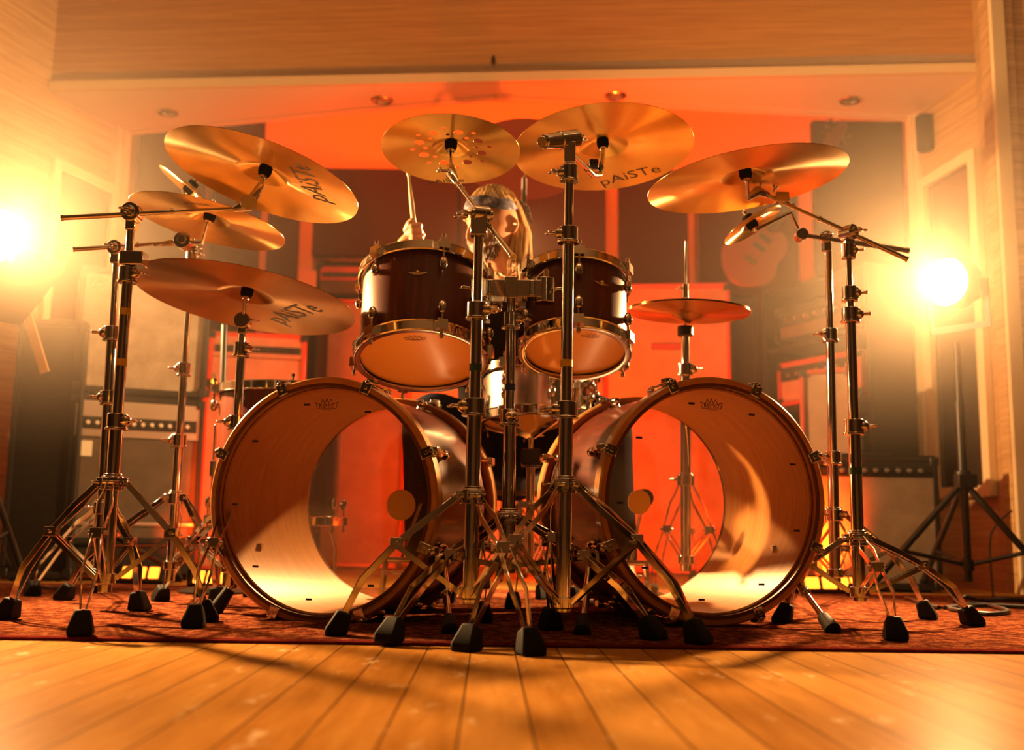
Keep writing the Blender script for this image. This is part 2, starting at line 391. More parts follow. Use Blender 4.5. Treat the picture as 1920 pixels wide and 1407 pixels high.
# ------------------------------------------------------------------ the room
HS = 2.35                                                  # height of the soffit over the drums
FL, FR = P(95, 172, Z=HS), P(1829, 139, Z=HS)
BL, BR, AP = P(236, 250, Z=HS), P(1703, 224, Z=HS), P(930, 183, Z=HS)
FRONT_Y = 4.36
mb = MB(); mb.box((0, 2.7, -.05), (9.4, 11.8, .1)); struct('floor', mb, 'floor')
mb = MB(); mb.box((0, .9, 3.15), (9.4, 8.2, .1)); struct('ceiling', mb, 'ceiling')
mb = MB(); mb.box((0, -3.1, 1.5), (9.4, .1, 3.2)); struct('wall_behind', mb, 'drape')
def wall(name, a, b, z0, z1, material, th=.1, flip=1):
    a, b = V((a[0], a[1], 0)), V((b[0], b[1], 0)); d = (b-a).normalized(); nn = V((-d.y, d.x, 0))*th*flip; mb = MB()
    mb.add([a+V((0,0,z0)), b+V((0,0,z0)), b+nn+V((0,0,z0)), a+nn+V((0,0,z0)), a+V((0,0,z1)), b+V((0,0,z1)), b+nn+V((0,0,z1)), a+nn+V((0,0,z1))],
           [(0,1,5,4),(1,2,6,5),(2,3,7,6),(3,0,4,7),(4,5,6,7),(3,2,1,0)])
    return struct(name, mb, material)
wall('wall_fascia', FL, FR, HS+.004, 3.1, 'fascia', .12, 1)
CL = V((FL.x-.10, FRONT_Y, 0)); CR = V((2.035, 4.34, 0))
LB, RB = V((BL.x, BL.y, 0)), V((BR.x, BR.y, 0))
wall('wall_left', (-3.1, 2.6), FL, 0, 3.1, 'wallwood', .1, 1)      # the left side wall slants into the alcove
wall('wall_left_alcove', FL, LB, 0, HS+.02, 'wallwood', .1, 1)
wall('wall_left_outer', (-4.6, 2.6), (-3.1, 2.6), 0, 3.1, 'drape', .1, 1)
wall('wall_left_side', (-4.6, -3.05), (-4.6, 2.6), 0, 3.1, 'drape', .1, 1)
wall('wall_right_alcove', FR, RB, 0, HS+.02, 'wallwood', .1, -1)
wall('wall_right', CR, FR, 0, 3.1, 'wallwood', .1, -1)
wall('wall_right_outer', CR, (4.6, 4.1), 0, 3.1, 'wallwood', .1, 1)
wall('wall_right_side', (4.6, -3.05), (4.6, 4.1), 0, 3.1, 'drape', .1, -1)
YB = 7.0
wall('wall_back', (-3.4, YB), (3.4, YB), 0, 3.4, 'backwall', .1, 1)
wall('wall_back_left', (-3.3, LB.y), (-3.3, YB), 0, 3.4, 'wallpaint', .1, 1)
wall('wall_back_right', (3.3, RB.y), (3.3, YB), 0, 3.4, 'wallpaint', .1, -1)
wall('wall_return_left', (-3.4, LB.y), LB, 0, 3.4, 'wallpaint', .1, -1)
wall('wall_return_right', RB, (3.4, RB.y), 0, 3.4, 'wallpaint', .1, -1)
mb = MB(); mb.box((0, 6.1, 3.30), (7, 2.9, .3)); struct('ceiling_back', mb, 'backwall')
# soffit slab with a bowed rear edge
mb = MB(); q = [FL, FR, BR, AP, BL]; mb.prism([(p.x, p.y) for p in q], HS, HS+.10); so = struct('ceiling_soffit', mb, 'soffit')
mb = MB(); o = V((0, -.012, 0)); mb.strip([FL+o+V((0,0,.022)), FR+o+V((0,0,.022))], .045, .03, (0,1,0)); struct('trim_1', mb, 'trim')
mb = MB()
for a, b in ((BL, AP), (AP, BR)): mb.strip([V((a.x, a.y-.02, HS-.006)), V((b.x, b.y-.02, HS-.006))], .05, .012, (0,0,1))
struct('trim_2', mb, 'soffit')
mb = MB(); mb.box((LB.x-.02, LB.y-.03, HS/2), (.10, .07, HS)); struct('trim_3', mb, 'trim')
mb = MB(); mb.box((RB.x+.03, RB.y-.03, HS/2), (.09, .07, HS)); struct('trim_4', mb, 'trim')
mb = MB(); mb.box((CR.x+.03, CR.y-.02, 1.55), (.055, .03, 3.1)); struct('trim_5', mb, 'trim')
# framed openings of the alcove side walls (dark glass set in wooden frames)
def framed(name, a, b, z0, z1, inset, fm, pm, w=.07):
    a, b = V((a[0], a[1], 0)), V((b[0], b[1], 0)); d = (b-a).normalized(); nn = V((-d.y, d.x, 0))*inset
    r = bpy.data.objects.new(name, None); COL.objects.link(r); ROOT[r.name] = Matrix.Identity(4); tag(r, kind='structure')
    fb = MB(); L = (b-a).length
    for s0, s1, h0, h1 in ((0, w, z0, z1), (L-w, L, z0, z1), (w, L-w, z1-w, z1), (w, L-w, z0, z0+w)):
        c = a + d*(s0+s1)/2 + nn*.5 + V((0,0,(h0+h1)/2)); mm = Matrix((d, V((-d.y, d.x, 0)), V((0,0,1)))).transposed().to_4x4(); mm.translation = c
        fb.box((0,0,0), (s1-s0, abs(inset), h1-h0), mm)
    build('window_frame' if 'window' in name else 'door_frame', fb, fm, r, bevel=.004)
    gb = MB(); mm = Matrix((d, V((-d.y, d.x, 0)), V((0,0,1)))).transposed().to_4x4(); mm.translation = a + d*L/2 + nn*.25 + V((0,0,(z0+z1)/2))
    gb.box((0,0,0), (L-2*w, .012, z1-z0-2*w), mm)
    build('pane' if 'window' in name else 'door_leaf', gb, pm, r); return r
def on_line(a, b, px):                                    # where the wall a-b is seen at picture column px
    best = None
    for i in range(2001):
        p = V(a).lerp(V(b), i/2000*1.0); e = abs(proj((p.x, p.y, 1.2))[0]-px)
        if best is None or e < best[0]: best = (e, p)
    return best[1]
a, b = on_line(FL - (LB-FL)*.6, LB, 84), on_line(FL - (LB-FL)*.6, LB, 208)
framed('window_1', FL.lerp(LB, .06), FL.lerp(LB, .90), .35, 2.02, -.03, 'trim', 'glassdark', .05)
framed('window_2', FR.lerp(RB, .78), FR.lerp(CR, .10), .40, 1.98, -.04, 'trim', 'glassdark', .05)
da, db = V((-2.42, 4.78, 0)), FL
wl = (V((FL.x, FL.y, 0)) - V((-3.1, 2.6, 0))).normalized()
framed('door_1', V((FL.x, FL.y, 0)) - wl*1.25, V((FL.x, FL.y, 0)) - wl*.36, 0.0, 2.22, -.03, 'trim', 'wallpaint', .07)
# recessed downlights in the soffit
for k, (px, py, wd_) in enumerate(((315, 210, 'nearest the left end of the ceiling band'), (717, 187, 'left of the middle of the ceiling band'),
                             (1154, 179, 'right of the middle of the ceiling band'), (1594, 187, 'nearest the right end of the ceiling band'))):
    p = P(px, py, Z=HS); r = thing('downlight', 'unlit round recessed downlight '+wd_, 'ceiling light', (p.x, p.y, HS), 'downlights in the ceiling band')
    mb = MB().lathe([(.036, -.001), (.036, -.008), (.048, -.010), (.055, -.004), (.055, -.001)], 28, closed=True); build('trim_ring', mb, 'chrome_satin', r, False)
    mb = MB().lathe([(.0, -.002), (.02, -.004), (.034, -.002), (.034, -.001)], 24); build('bulb', mb, 'alu', r, False)
p = P(925, 112, Y=(FL.y+FR.y)/2-.01); mb = MB().ball(p, .016, (.6,.5,1.5), 8); mb.tube(p+V((0,-.02,0)), p+V((.01,-.03,-.025)), .005, n=8)
tag(build('wall_hook', mb, 'blackmetal'), 'small dark hook on the wooden fascia above the drums', 'hook')

# ------------------------------------------------------------------ rug
mb = MB(); nx, ny = 60, 30
RX0, RX1, RY0, RY1, RT = -2.35, 2.62, 2.10, 4.05, .006
vs = []; fs = []
mb.box(((RX0+RX1)/2, (RY0+RY1)/2, RT/2), (RX1-RX0, RY1-RY0, RT)); rug = build('rug', mb, 'rug', bevel=.002)
tag(rug, 'worn red patterned oriental rug under the whole drum kit', 'rug')
FZ = RT                                                   # things stand on the rug or the boards
def foot_z(p): return RT if p.y > RY0+.02 else 0.0

# ------------------------------------------------------------------ cymbals
CYM = {}
def cym_profile(R, bell=.055, bh=.020, bow=.016):
    pr = []
    for i in range(25):
        r = .006 + (R-.006)*i/24
        pr.append(r)
    pr += [bell*.8, bell, bell*1.15]; pr = sorted(pr)
    def z(r):
        zz = -bow*((r/R)**2)
        if r < bell*1.15:
            q = r/(bell*1.15); zz += bh*(1-q*q)**1.0 if q < 1 else 0
        return zz
    return pr, z
def cymbal(key, label, cat, Y, bbox, yl, group, name='crash_cymbal', bell=.05, logo=None, holes=False, material='bronze', flatn=None, small=None):
    x0, x1, y0, y1 = bbox; cx, cyy = (x0+x1)/2, (y0+y1)/2; hx, hy = (x1-x0)/2, (y1-y0)/2
    s2 = -2*(yl-cyy)*hx*-1                                # (a2-b2) sin 2alpha, y measured downwards
    s2 = 2*(cyy-yl)*hx; c2 = hx*hx-hy*hy; S = hx*hx+hy*hy; D = math.hypot(s2, c2)
    a = math.sqrt((S+D)/2); b = math.sqrt(max((S-D)/2, 1)); al = .5*math.atan2(s2, c2)
    C = P(cx, cyy, Y); v = ray(cx, cyy).normalized()
    right = CAM_R @ V((1,0,0)); upv = CAM_R @ V((0,1,0))
    mj = (right*math.cos(al) - upv*math.sin(al)); mn = (right*math.sin(al) + upv*math.cos(al))
    mj = (mj - v*mj.dot(v)).normalized(); mn = (mn - v*mn.dot(v) - mj*mn.dot(mj)).normalized()
    c = b/a; n = (mn*math.sqrt(max(1-c*c, 0)) + v*c).normalized()
    if n.z < 0: n = -n
    if flatn: n = V(flatn).normalized()
    dist = (C-CAM_P).dot(CAM_R @ V((0,0,-1))); R = a*dist/FPX
    pr, z = cym_profile(R, bell, .020 if R > .13 else .012, .055*R)
    zr = z(R)
    m = frame(C - n*zr, n, mj)                            # local z = 0 at the bow's centre, the rim lies in the ellipse's plane
    r = thing(name, label, cat, m, group)
    mb = MB(); th = .0011
    prof = [(q, z(q)) for q in pr] + [(q, z(q)-th) for q in reversed(pr)]
    mb.lathe(prof, 96, closed=True)
    body = build('disc', mb, material, r, False, sharp=60)
    if holes:
        cut = MB()
        for k in range(8):
            aa = k*PI/4+.2; cut.tube((math.cos(aa)*R*.46, math.sin(aa)*R*.46, -.05), (math.cos(aa)*R*.46, math.sin(aa)*R*.46, .05), .0125, n=20)
            aa += .38; cut.tube((math.cos(aa)*R*.56, math.sin(aa)*R*.56, -.05), (math.cos(aa)*R*.56, math.sin(aa)*R*.56, .05), .0062, n=14)
            aa += .05; cut.tube((math.cos(aa)*R*.37, math.sin(aa)*R*.37, -.05), (math.cos(aa)*R*.37, math.sin(aa)*R*.37, .05), .0062, n=14)
        co = build('cutter', cut, 'ink'); md = body.modifiers.new('b', 'BOOLEAN'); md.operation = 'DIFFERENCE'; md.object = co; md.solver = 'EXACT'
        co.matrix_world = m; dg = bpy.context.evaluated_depsgraph_get(); dg.update()
        me = bpy.data.meshes.new_from_object(body.evaluated_get(dg)); body.modifiers.clear(); old = body.data; body.data = me; bpy.data.objects.remove(co)
        me.set_sharp_from_angle(angle=math.radians(60))
    if logo:                                              # printed lettering under the bow: word, pixel of its left foot, of its right foot, height ratio
        for word, pl, prr, ratio, nm in logo:
            inv = m.inverted()
            def hit(px):
                d = ray(*px); pz = zr*.55; o0 = inv @ CAM_P; dd = inv.to_3x3() @ d; tt = (pz-o0.z)/dd.z; q = o0+dd*tt; return V((q.x, q.y))
            A, B = hit(pl), hit(prr); e = (B-A); up2 = hit((pl[0]+(prr[1]-pl[1])*.3, pl[1]-abs(prr[0]-pl[0])*.3)) - A
            nrm = V((-e.y, e.x)); nrm = nrm if nrm.dot(up2) > 0 else -nrm
            tv, tf = text2d(word); vs = []
            for uu, vv in tv:
                q = A + e*uu + nrm*vv*ratio; vs.append((q.x, q.y, z(q.length)-th-.0006))
            lb = MB().add(vs, tf); tag(build(nm, lb, 'ink', r, False, fix=False), 'black printed lettering')
    CYM[key] = (C - n*zr, n, z(0.006)+.001, R, m)
    return r
G_C = 'crash cymbals over the drums'
cymbal('c1', 'large tilted golden crash cymbal, upper left, on the boom arm of the front left stand', 'cymbal', 2.45, (318, 667, 245, 422), 276, None,
       logo=[('pAiSTe', (631, 383), (596, 316), .42, 'logo')], bell=.056)
cymbal('c2', 'medium golden cymbal tucked below the upper left crash cymbal', 'cymbal', 2.78, (250, 530, 363, 471), 380, None, logo=[('paiste', (350, 384), (398, 388), .3, 'logo')])
cymbal('c3', 'wide dark ride cymbal low on the left, above the left bass drum', 'cymbal', 2.70, (257, 663, 492, 633), 522, None, 'ride_cymbal', .062,
       logo=[('pAiSTe', (545, 612), (622, 588), .38, 'logo')], material='bronze_red')
cymbal('c4', 'crash cymbal pierced with round holes, above the left tom', 'cymbal', 2.62, (715, 975, 218, 346), 275, None, 'holed_crash_cymbal', .042,
       logo=[('pAiSTe', (806, 342), (872, 340), .26, 'logo')], holes=True)
cymbal('c5', 'large golden ride cymbal above the right tom, top of the kit', 'cymbal', 2.72, (963, 1299, 200, 361), 292, None, 'ride_cymbal', .058,
       logo=[('pAiSTe', (1134, 349), (1243, 322), .30, 'logo')])
cymbal('c6', 'dark red lit cymbal half hidden behind the drummer\'s head', 'cymbal', 3.75, (868, 1102, 228, 376), 300, None, 'crash_cymbal', material='cymbal_dim_lit')
cymbal('c7', 'golden crash cymbal at upper right on the long boom arm', 'cymbal', 2.55, (1217, 1583, 275, 404), 372, None, bell=.056)
cymbal('c8', 'small steeply tilted splash cymbal below the upper right crash', 'cymbal', 2.86, (1360, 1462, 386, 458), 453, None, 'splash_cymbal', .030)
cymbal('c10', 'small splash cymbal seen edge-on, between the two upper left cymbals', 'cymbal', 3.02, (302, 402, 313, 400), 314, None, 'splash_cymbal', .030)
cymbal('hh_top', 'upper hi-hat cymbal of the closed pair on the right', 'cymbal', 3.15, (1178, 1406, 561, 606), 583, 'hi-hat pair', 'hi_hat_cymbal', .045, flatn=(.03,-.01,1), material='bronze_red')
# lower hat: the same cymbal turned over
C0, n0, zc0, R0, m0 = CYM['hh_top']
r = thing('hi_hat_cymbal', 'lower hi-hat cymbal, facing up under its twin', 'cymbal', m0 @ Matrix.Translation((0,0,-.026)) @ Matrix.Rotation(PI, 4, 'X'), 'hi-hat pair')
pr, z = cym_profile(R0, .045, .020, .055*R0); mb = MB().lathe([(q, z(q)) for q in pr] + [(q, z(q)-.0011) for q in reversed(pr)], 96, closed=True)
build('disc', mb, 'bronze_red', r, False, sharp=60)

# ------------------------------------------------------------------ drums
def crown_logo(parent, cx, cyy, w, z, flip=1, mt=None, txt=True):
    """crown outline with REMO lettering, as printed strokes on a head"""
    mb = MB(); h = w*.42; out = [(-.5, .62), (-.42, 0), (.42, 0), (.5, .62), (.27, .42), (.2, .95), (.08, .5), (0, 1.05), (-.08, .5), (-.2, .95), (-.27, .42), (-.5, .62)]
    pts = [V((cx + x*w, cyy + y*h*flip, z)) for x, y in out]
    for a, b in zip(pts, pts[1:]): mb.strip([a, b], w*.025, .0003, (0,0,1))
    tv, tf = text2d('REMO'); mb.add([(cx + (u-.5)*w*.68, cyy + (v*.40+.08)*h*flip, z) for u, v in tv], tf)
    mb.strip([V((cx-w*.2, cyy-h*.12*flip, z)), V((cx+w*.2, cyy-h*.12*flip, z))], w*.012, .0003, (0,0,1))
    return tag(build('logo', mb, 'ink', parent, False, fix=False), 'black printed crown emblem with lettering')
def ring(mb, z0, z1, r0, r1, n=72, rnd=.003):
    return mb.lathe([(r0, z0+rnd*.5), (r0+rnd, z0), (r1-rnd, z0), (r1, z0+rnd), (r1, z1-rnd), (r1-rnd, z1), (r0+rnd, z1), (r0, z1-rnd*.5)], n, closed=True)
def hollow(mb, R, z0, z1, th=.007, n=72): return mb.lathe([(R, z0), (R, z1), (R-th*.5, z1+.002), (R-th, z1), (R-th, z0), (R-th*.5, z0-.002)], n, closed=True)
def bullet(mb, p, out, ax, L=.034, r=.0105):
    """bullet lug with a round foot against the shell"""
    p = V(p); out = V(out); ax = V(ax).normalized(); q = p + out*.016
    m = frame(q - ax*L*.5, ax, out); mb.lathe([(0, 0), (r*.6, .002), (r*.95, L*.25), (r, L*.6), (r*.75, L*.92), (r*.5, L)], 14, m)
    mb.tube(p, q, r*.8, n=10); return mb
def shell_parts(r, R, depth, mt='shell', inner='maple', th=.007):
    mb = MB(); hollow(mb, R, .004, depth-.004, th); o = build('shell', mb, [mt, inner], r, False)
    for p in o.data.polygons:
        c = p.center; rad = math.hypot(c.x, c.y)
        if rad < R - th*.35 and p.normal.dot(V((c.x, c.y, 0))) < 0: p.material_index = 1
    return o
def tom(label, m, R, depth, nl=6, rot=.3, badge_at=None, name='tom_drum', shell='shell', logo=None, legs=None, top_head='head_coated', bottom_head='head_tom'):
    r = thing(name, label, 'drum', m); shell_parts(r, R, depth, shell)
    for z0, z1, s in ((-.012, .018, -1), (depth-.018, depth+.012, 1)):
        mb = MB(); ring(mb, z0, z1, R+.003, R+.0125); ring(mb, (z0 if s < 0 else z1-.005), (z0+.005 if s < 0 else z1), R-.005, R+.0135); ring(mb, (z1-.005 if s < 0 else z0), (z1 if s < 0 else z0+.005), R+.003, R+.0155)
        for k in range(nl):
            a = rot + 2*PI*k/nl; mm = Matrix.Rotation(a, 4, 'Z'); mb.box((R+.017, 0, (z0+z1)/2), (.020, .026, z1-z0-.004), mm)
        build('rim', mb, 'chrome', r, False, bevel=.0012)
    for z0, mt in ((0.0, bottom_head), (depth, top_head)):
        mb = MB().lathe([(0, z0), (R*.5, z0), (R, z0)], 64, cap=False); build('drumhead', mb, mt, r, False)
    for k in range(nl):
        a = rot + 2*PI*k/nl; e = V((math.cos(a), math.sin(a), 0))
        for zz, s in ((.055, 1), (depth-.055, -1)):
            mb = MB(); bullet(mb, e*R+V((0,0,zz)), e, (0,0,-s)); build('lug', mb, 'chrome', r, False)
            mb = MB(); zr = -.020 if s > 0 else depth+.020
            mb.tube(e*(R+.0165)+V((0,0,zz)), e*(R+.0165)+V((0,0,zr)), .0030, n=8); mb.tube(e*(R+.0165)+V((0,0,zr)), e*(R+.0165)+V((0,0,zr-s*.010)), .0052, n=8)
            build('tension_rod', mb, 'chrome', r, False)
    if badge_at is not None:                             # winged maker's emblem, bent round the shell
        mb = MB(); wing_ = [(-.5, .42), (-.40, .22), (-.22, .02), (-.08, -.12), (0, -.2), (.08, -.12), (.22, .02), (.40, .22), (.5, .42), (.30, .34), (.12, .30), (.08, .48), (0, .58), (-.08, .48), (-.12, .30), (-.30, .34)]
        ang, zc, bw = badge_at; vs = []
        for x, y in wing_:
            aa = ang + x*bw/R; vs.append((math.cos(aa)*(R+.0018), math.sin(aa)*(R+.0018), zc + y*bw*.36))
        k = len(vs); cen = (math.cos(ang)*(R+.0028), math.sin(ang)*(R+.0028), zc+.003)
        back = [(x*(R-.001)/(R+.0018), y*(R-.001)/(R+.0018), zz) for x, y, zz in vs]
        mb.add(vs + [cen] + back, [(i, (i+1) % k, k) for i in range(k)] + [(i, k+1+i, k+1+(i+1) % k, (i+1) % k) for i in range(k)])
        e = V((math.cos(ang), math.sin(ang), 0)); mb.ball(e*(R+.003)+V((0,0,zc+.004)), .006, (1,1,1), 10)
        tag(build('badge', mb, 'wingbrass', r, False), 'small winged metal emblem')
    if logo: crown_logo(r, *logo)
    return r
# rack toms: axis leans back towards the drummer
def tom_frame(px, py, Y, tilt, side, spin=0):
    c = P(px, py, Y); ax = V((math.sin(side), math.sin(tilt), math.cos(tilt))).normalized(); return frame(c, ax, (1, spin, 0))
TM1 = tom_frame(790, 673, 2.66, math.radians(19), math.radians(-1)); TM2 = tom_frame(1078, 658, 2.66, math.radians(19), math.radians(1.5))
T1 = tom('dark red-brown tom drum left of centre, the larger of the two mounted toms', TM1, .158, .236, 6, math.radians(-70), (math.radians(-91), .150, .047), logo=(-.008, -.158*.63, .054, -.0012, -1))
T2 = tom('dark red-brown tom drum right of centre, the smaller of the two mounted toms', TM2, .131, .205, 6, math.radians(-90), (math.radians(-64), .125, .043), logo=(.034, -.131*.56, .046, -.0012, -1))

def bass_drum(label, px, py, Y, yaw, sgn, patch):
    R, D = .274, .455; c = P(px, py, Y); ax = V((math.sin(yaw), math.cos(yaw), 0.012)).normalized()
    m = frame(c, ax, (math.cos(yaw), -math.sin(yaw), 0)); r = thing('bass_drum', label, 'drum', m)   # local x right, y down, z towards the drummer
    shell_parts(r, R, D, th=.009)
    for z0, s in ((-.020, -1), (D-.020, 1)):
        mb = MB(); ring(mb, z0, z0+.040, R-.002, R+.0205, 96, .004)
        hp = build('hoop', mb, 'hoopwood', r, False)
        mb = MB(); ring(mb, z0+(-.0006 if s < 0 else .0356), z0+(.005 if s < 0 else .0406), R-.004, R+.0055, 96, .001); build('inlay', mb, 'hoopinlay', hp, False)
        mb = MB().lathe([(0, 0 if s < 0 else D), (R*.5, 0 if s < 0 else D), (R-.002, 0 if s < 0 else D)], 80, cap=False); build('drumhead', mb, 'head_front' if s < 0 else 'head_clear', r, False)
    n = 8
    for k in range(n):
        a = PI/8*1.0 + 2*PI*k/n; e = V((math.cos(a), math.sin(a), 0)); tv = V((-e.y, e.x, 0))
        for zz, s in ((-.020, 1), (D+.020, -1)):
            mb = MB(); mm = frame(e*(R+.013)+V((0,0,zz)), (0,0,s), tv)     # claw hooking over the hoop
            mb.box((0,0,-.002), (.026, .030, .005), mm); mb.box((0, -.0135, .020), (.022, .006, .046), frame(e*(R+.011)+V((0,0,zz)), (0,0,s), tv) if False else mm)
            mb.box((0, .0, .0), (.01,.01,.01), mm)
            q = e*(R+.027)+V((0,0,zz+s*.022)); mb.box(q, (.02,.02,.028), None); mb.tube(q-V((0,0,s*.03)), q+V((0,0,s*.02)), .0055, n=10)
            build('claw_hook', mb, 'chrome', r, False, bevel=.002)
            mb = MB().tube(q, e*(R+.022)+V((0,0,zz+s*.125)), .0030, n=8); build('tension_rod', mb, 'chrome', r, False)
            mb = MB(); bullet(mb, e*R+V((0,0,zz+s*.115)), e, (0,0,-s), .045, .0125); build('lug', mb, 'chrome', r, False)
    crown_logo(r, 0, -R*.80, .058, -.0012, -1)
    # small air and handling marks along the inside of the clear head
    for k in range(9):
        a = k*PI*2/9+.3; q = V((math.cos(a)*R*.86, math.sin(a)*R*.86, -.0011)); build('head_mark', MB().box(q, (.016, .005, .0004)), M['ink'], r, False)
    bx, by, br = patch; mb = MB().lathe([(0, D-.0012), (br, D-.0012), (br, D-.0004), (0, D-.0004)], 40, Matrix.Translation((bx, by, 0))); tag(build('beater_patch', mb, 'patch', r, False), 'round pale beater patch')
    return r, m, R, D
KL, KML, KR, KD = bass_drum('left bass drum with clear front head, angled outward to the left', 607, 938, 2.565, math.radians(15.5), -1, (.02, .005, .043))
KR_, KMR, _, _ = bass_drum('right bass drum with clear front head, angled outward to the right', 1335, 938, 2.565, math.radians(-15.5), 1, (.0, .0, .034))

def foot(mb, F, top, w=.046):
    """tapered rubber foot standing at F, leaning along the leg towards top"""
    F = V(F); d = (V(top)-F).normalized(); d = (d*.55 + V((0,0,.45))).normalized(); h = .050
    x, y, zz = basis(d, (d.y, -d.x, 0) if abs(d.x)+abs(d.y) > .05 else (1,0,0)); vs = []
    for s, ww in ((0, w), (.12, w*1.04), (1, w*.66)):
        for a, b in ((-1,-1),(1,-1),(1,1),(-1,1)):
            p = F + x*a*ww/2 + y*b*ww/2 + d*h*s
            if s == 0: p.z = F.z
            elif s == .12: p.z = max(p.z, F.z+.006)
            vs.append(p)
    fs = [(3,2,1,0), (8,9,10,11)] + [(i*4+j, i*4+(j+1) % 4, (i+1)*4+(j+1) % 4, (i+1)*4+j) for i in range(2) for j in range(4)]
    return mb.add(vs, fs), F + d*h*.92

def spur(r, top, foot_px, groundz=None):
    F = ground(*foot_px, z=RT); T = V(top); d = (T-F).normalized()
    mb = MB(); k = F.lerp(T, .5); mb.tube(T, k, .0105, n=14); mb.tube(k, F+d*.03, .0072, n=12); mb.tube(k-d*.012, k+d*.006, .013, n=12)
    mb.box(T, (.034,.034,.05)); s = build('spur', mb, 'chrome', r, bevel=.002)
    mb = MB(); mb.path([F+d*.004, F+d*.012, F+d*.07], [.012, .019, .014], 12); build('rubber_foot', mb, 'rubber', s)
def kick_pt(m, a, R, z): return m @ V((math.cos(a)*R, math.sin(a)*R, z))
spur(KL, kick_pt(KML, math.radians(28), .285, .14), (845, 1190)); spur(KL, kick_pt(KML, math.radians(152), .285, .14), (400, 1150))
spur(KR_, kick_pt(KMR, math.radians(152), .285, .14), (1091, 1192)); spur(KR_, kick_pt(KMR, math.radians(28), .285, .14), (1566, 1188))

# snare, in its basket stand
SM = frame(P(1008, 792, 3.22), (0.0, .10, 1), (1, 0, 0))
SN = tom('metal-shelled snare drum between the two bass drums', SM, .168, .150, 8, .2, None, 'snare_drum', 'chrome_satin', None, bottom_head='head_tom')
mb = MB(); q = SM @ V((.150, -.085, .075)); mb.box(q, (.02, .02, .075)); mb.box(q+V((.012, -.012, -.0)), (.012,.012,.05)); mb.tube(q+V((0,0,-.03)), q+V((.0,-.01,-.07)), .004); build('throw_off', mb, 'chrome', SN, bevel=.002)
# floor tom on the left, chrome rim above the left bass drum
def floor_tom(label, c, R, depth, nl):
    m = Matrix.Translation(c); r = tom(label, m, R, depth, nl, .35, None, 'floor_tom')
    for k in range(3):
        a = -1.2 + 2*PI*k/3; e = V((math.cos(a), math.sin(a), 0)); mb = MB(); p = V(c)+e*(R+.025)
        mb.path([p+V((0,0,depth*.75)), p+V((0,0,-.02)), p+e*.03+V((0,0,-.08)), V((p.x+e.x*.03, p.y+e.y*.03, RT+.01))], .0055, 10); mb.box(p+V((0,0,depth*.4))-e*.01, (.035,.035,.05))
        l = build('leg', mb, 'chrome', r, bevel=.002); mb = MB(); q = p+e*.03; mb.path([(q.x, q.y, RT), (q.x, q.y, RT+.03)], [.015, .011], 12); build('rubber_foot', mb, 'rubber', l)
    return r
p = P(530, 735, 3.32); floor_tom('dark floor tom with chrome rim behind the left bass drum', V((p.x, p.y, .24)), .19, p.z-.24, 8)

# ------------------------------------------------------------------ stands
def collar(mb, p, r, h, side, d=V((0,0,1))):
    p = V(p); mb.tube(p-d*h/2, p+d*h/2, r*1.55, n=16); mb.tube(p-d*h*.62, p-d*h*.45, r*1.75, n=16); s = V(side).normalized()
    mb.ball(p+s*r*1.45, r*.95, (1.1, 1.0, .95), 12); mb.tube(p+s*r*1.2-V((0,0,h*.42)), p+s*r*1.2+V((0,0,h*.42)), r*.62, n=12); wing(mb, p+s*r*2.2, s, r*.75); return mb
def tripod(r, Y, hub, low, feet, sp=.010, w=.0135, foot_w=.046):
    for F in feet:
        F = V(F); H = V(hub); L = V(low); h = V((F.x-H.x, F.y-H.y, 0)).normalized(); side = V((-h.y, h.x, 0))
        _, top = foot(MB(), F, H.lerp(F, .5)+V((0,0,.03)), foot_w)
        H2 = H + h*.030; K = H2.lerp(top, .50) + V((0,0,.022)) + h*.012; A = H2.lerp(top, .80) + V((0,0,.020))+h*.012
        mb = MB()
        for s in (-1, 1): mb.strip([H2+side*s*sp*.7, H2.lerp(K, .25)+side*s*sp, H2.lerp(K, .45)+side*s*sp*1.6, K+side*s*sp*.9, A+side*s*sp*1.5, top+side*s*sp*.5, top.lerp(F, .4)+side*s*sp*.4], w, .0028, side)
        mb.box(K, (.026, .026, .022)); mb.tube(K-side*sp*2, K+side*sp*2, .0045, n=8); mb.tube(H2-side*sp*1.8, H2+side*sp*1.8, .005, n=8); mb.box(H+h*.018, (.034, .024, .020))
        lg = build('leg', mb, 'chrome', r, bevel=.0007, bseg=1)
        mb = MB(); foot(mb, F, H.lerp(F, .5)+V((0,0,.03)), foot_w); build('rubber_foot', mb, 'rubber', lg, bevel=.005)
        mb = MB(); Lh = L + h*.022
        for s in (-1, 1): mb.strip([Lh+side*s*sp*.6, Lh.lerp(K, .5)+side*s*sp*.75+V((0,0,-.004)), K+side*s*sp*.75+V((0,0,-.006))], w*.8, .0026, side)
        build('brace', mb, 'chrome', lg)
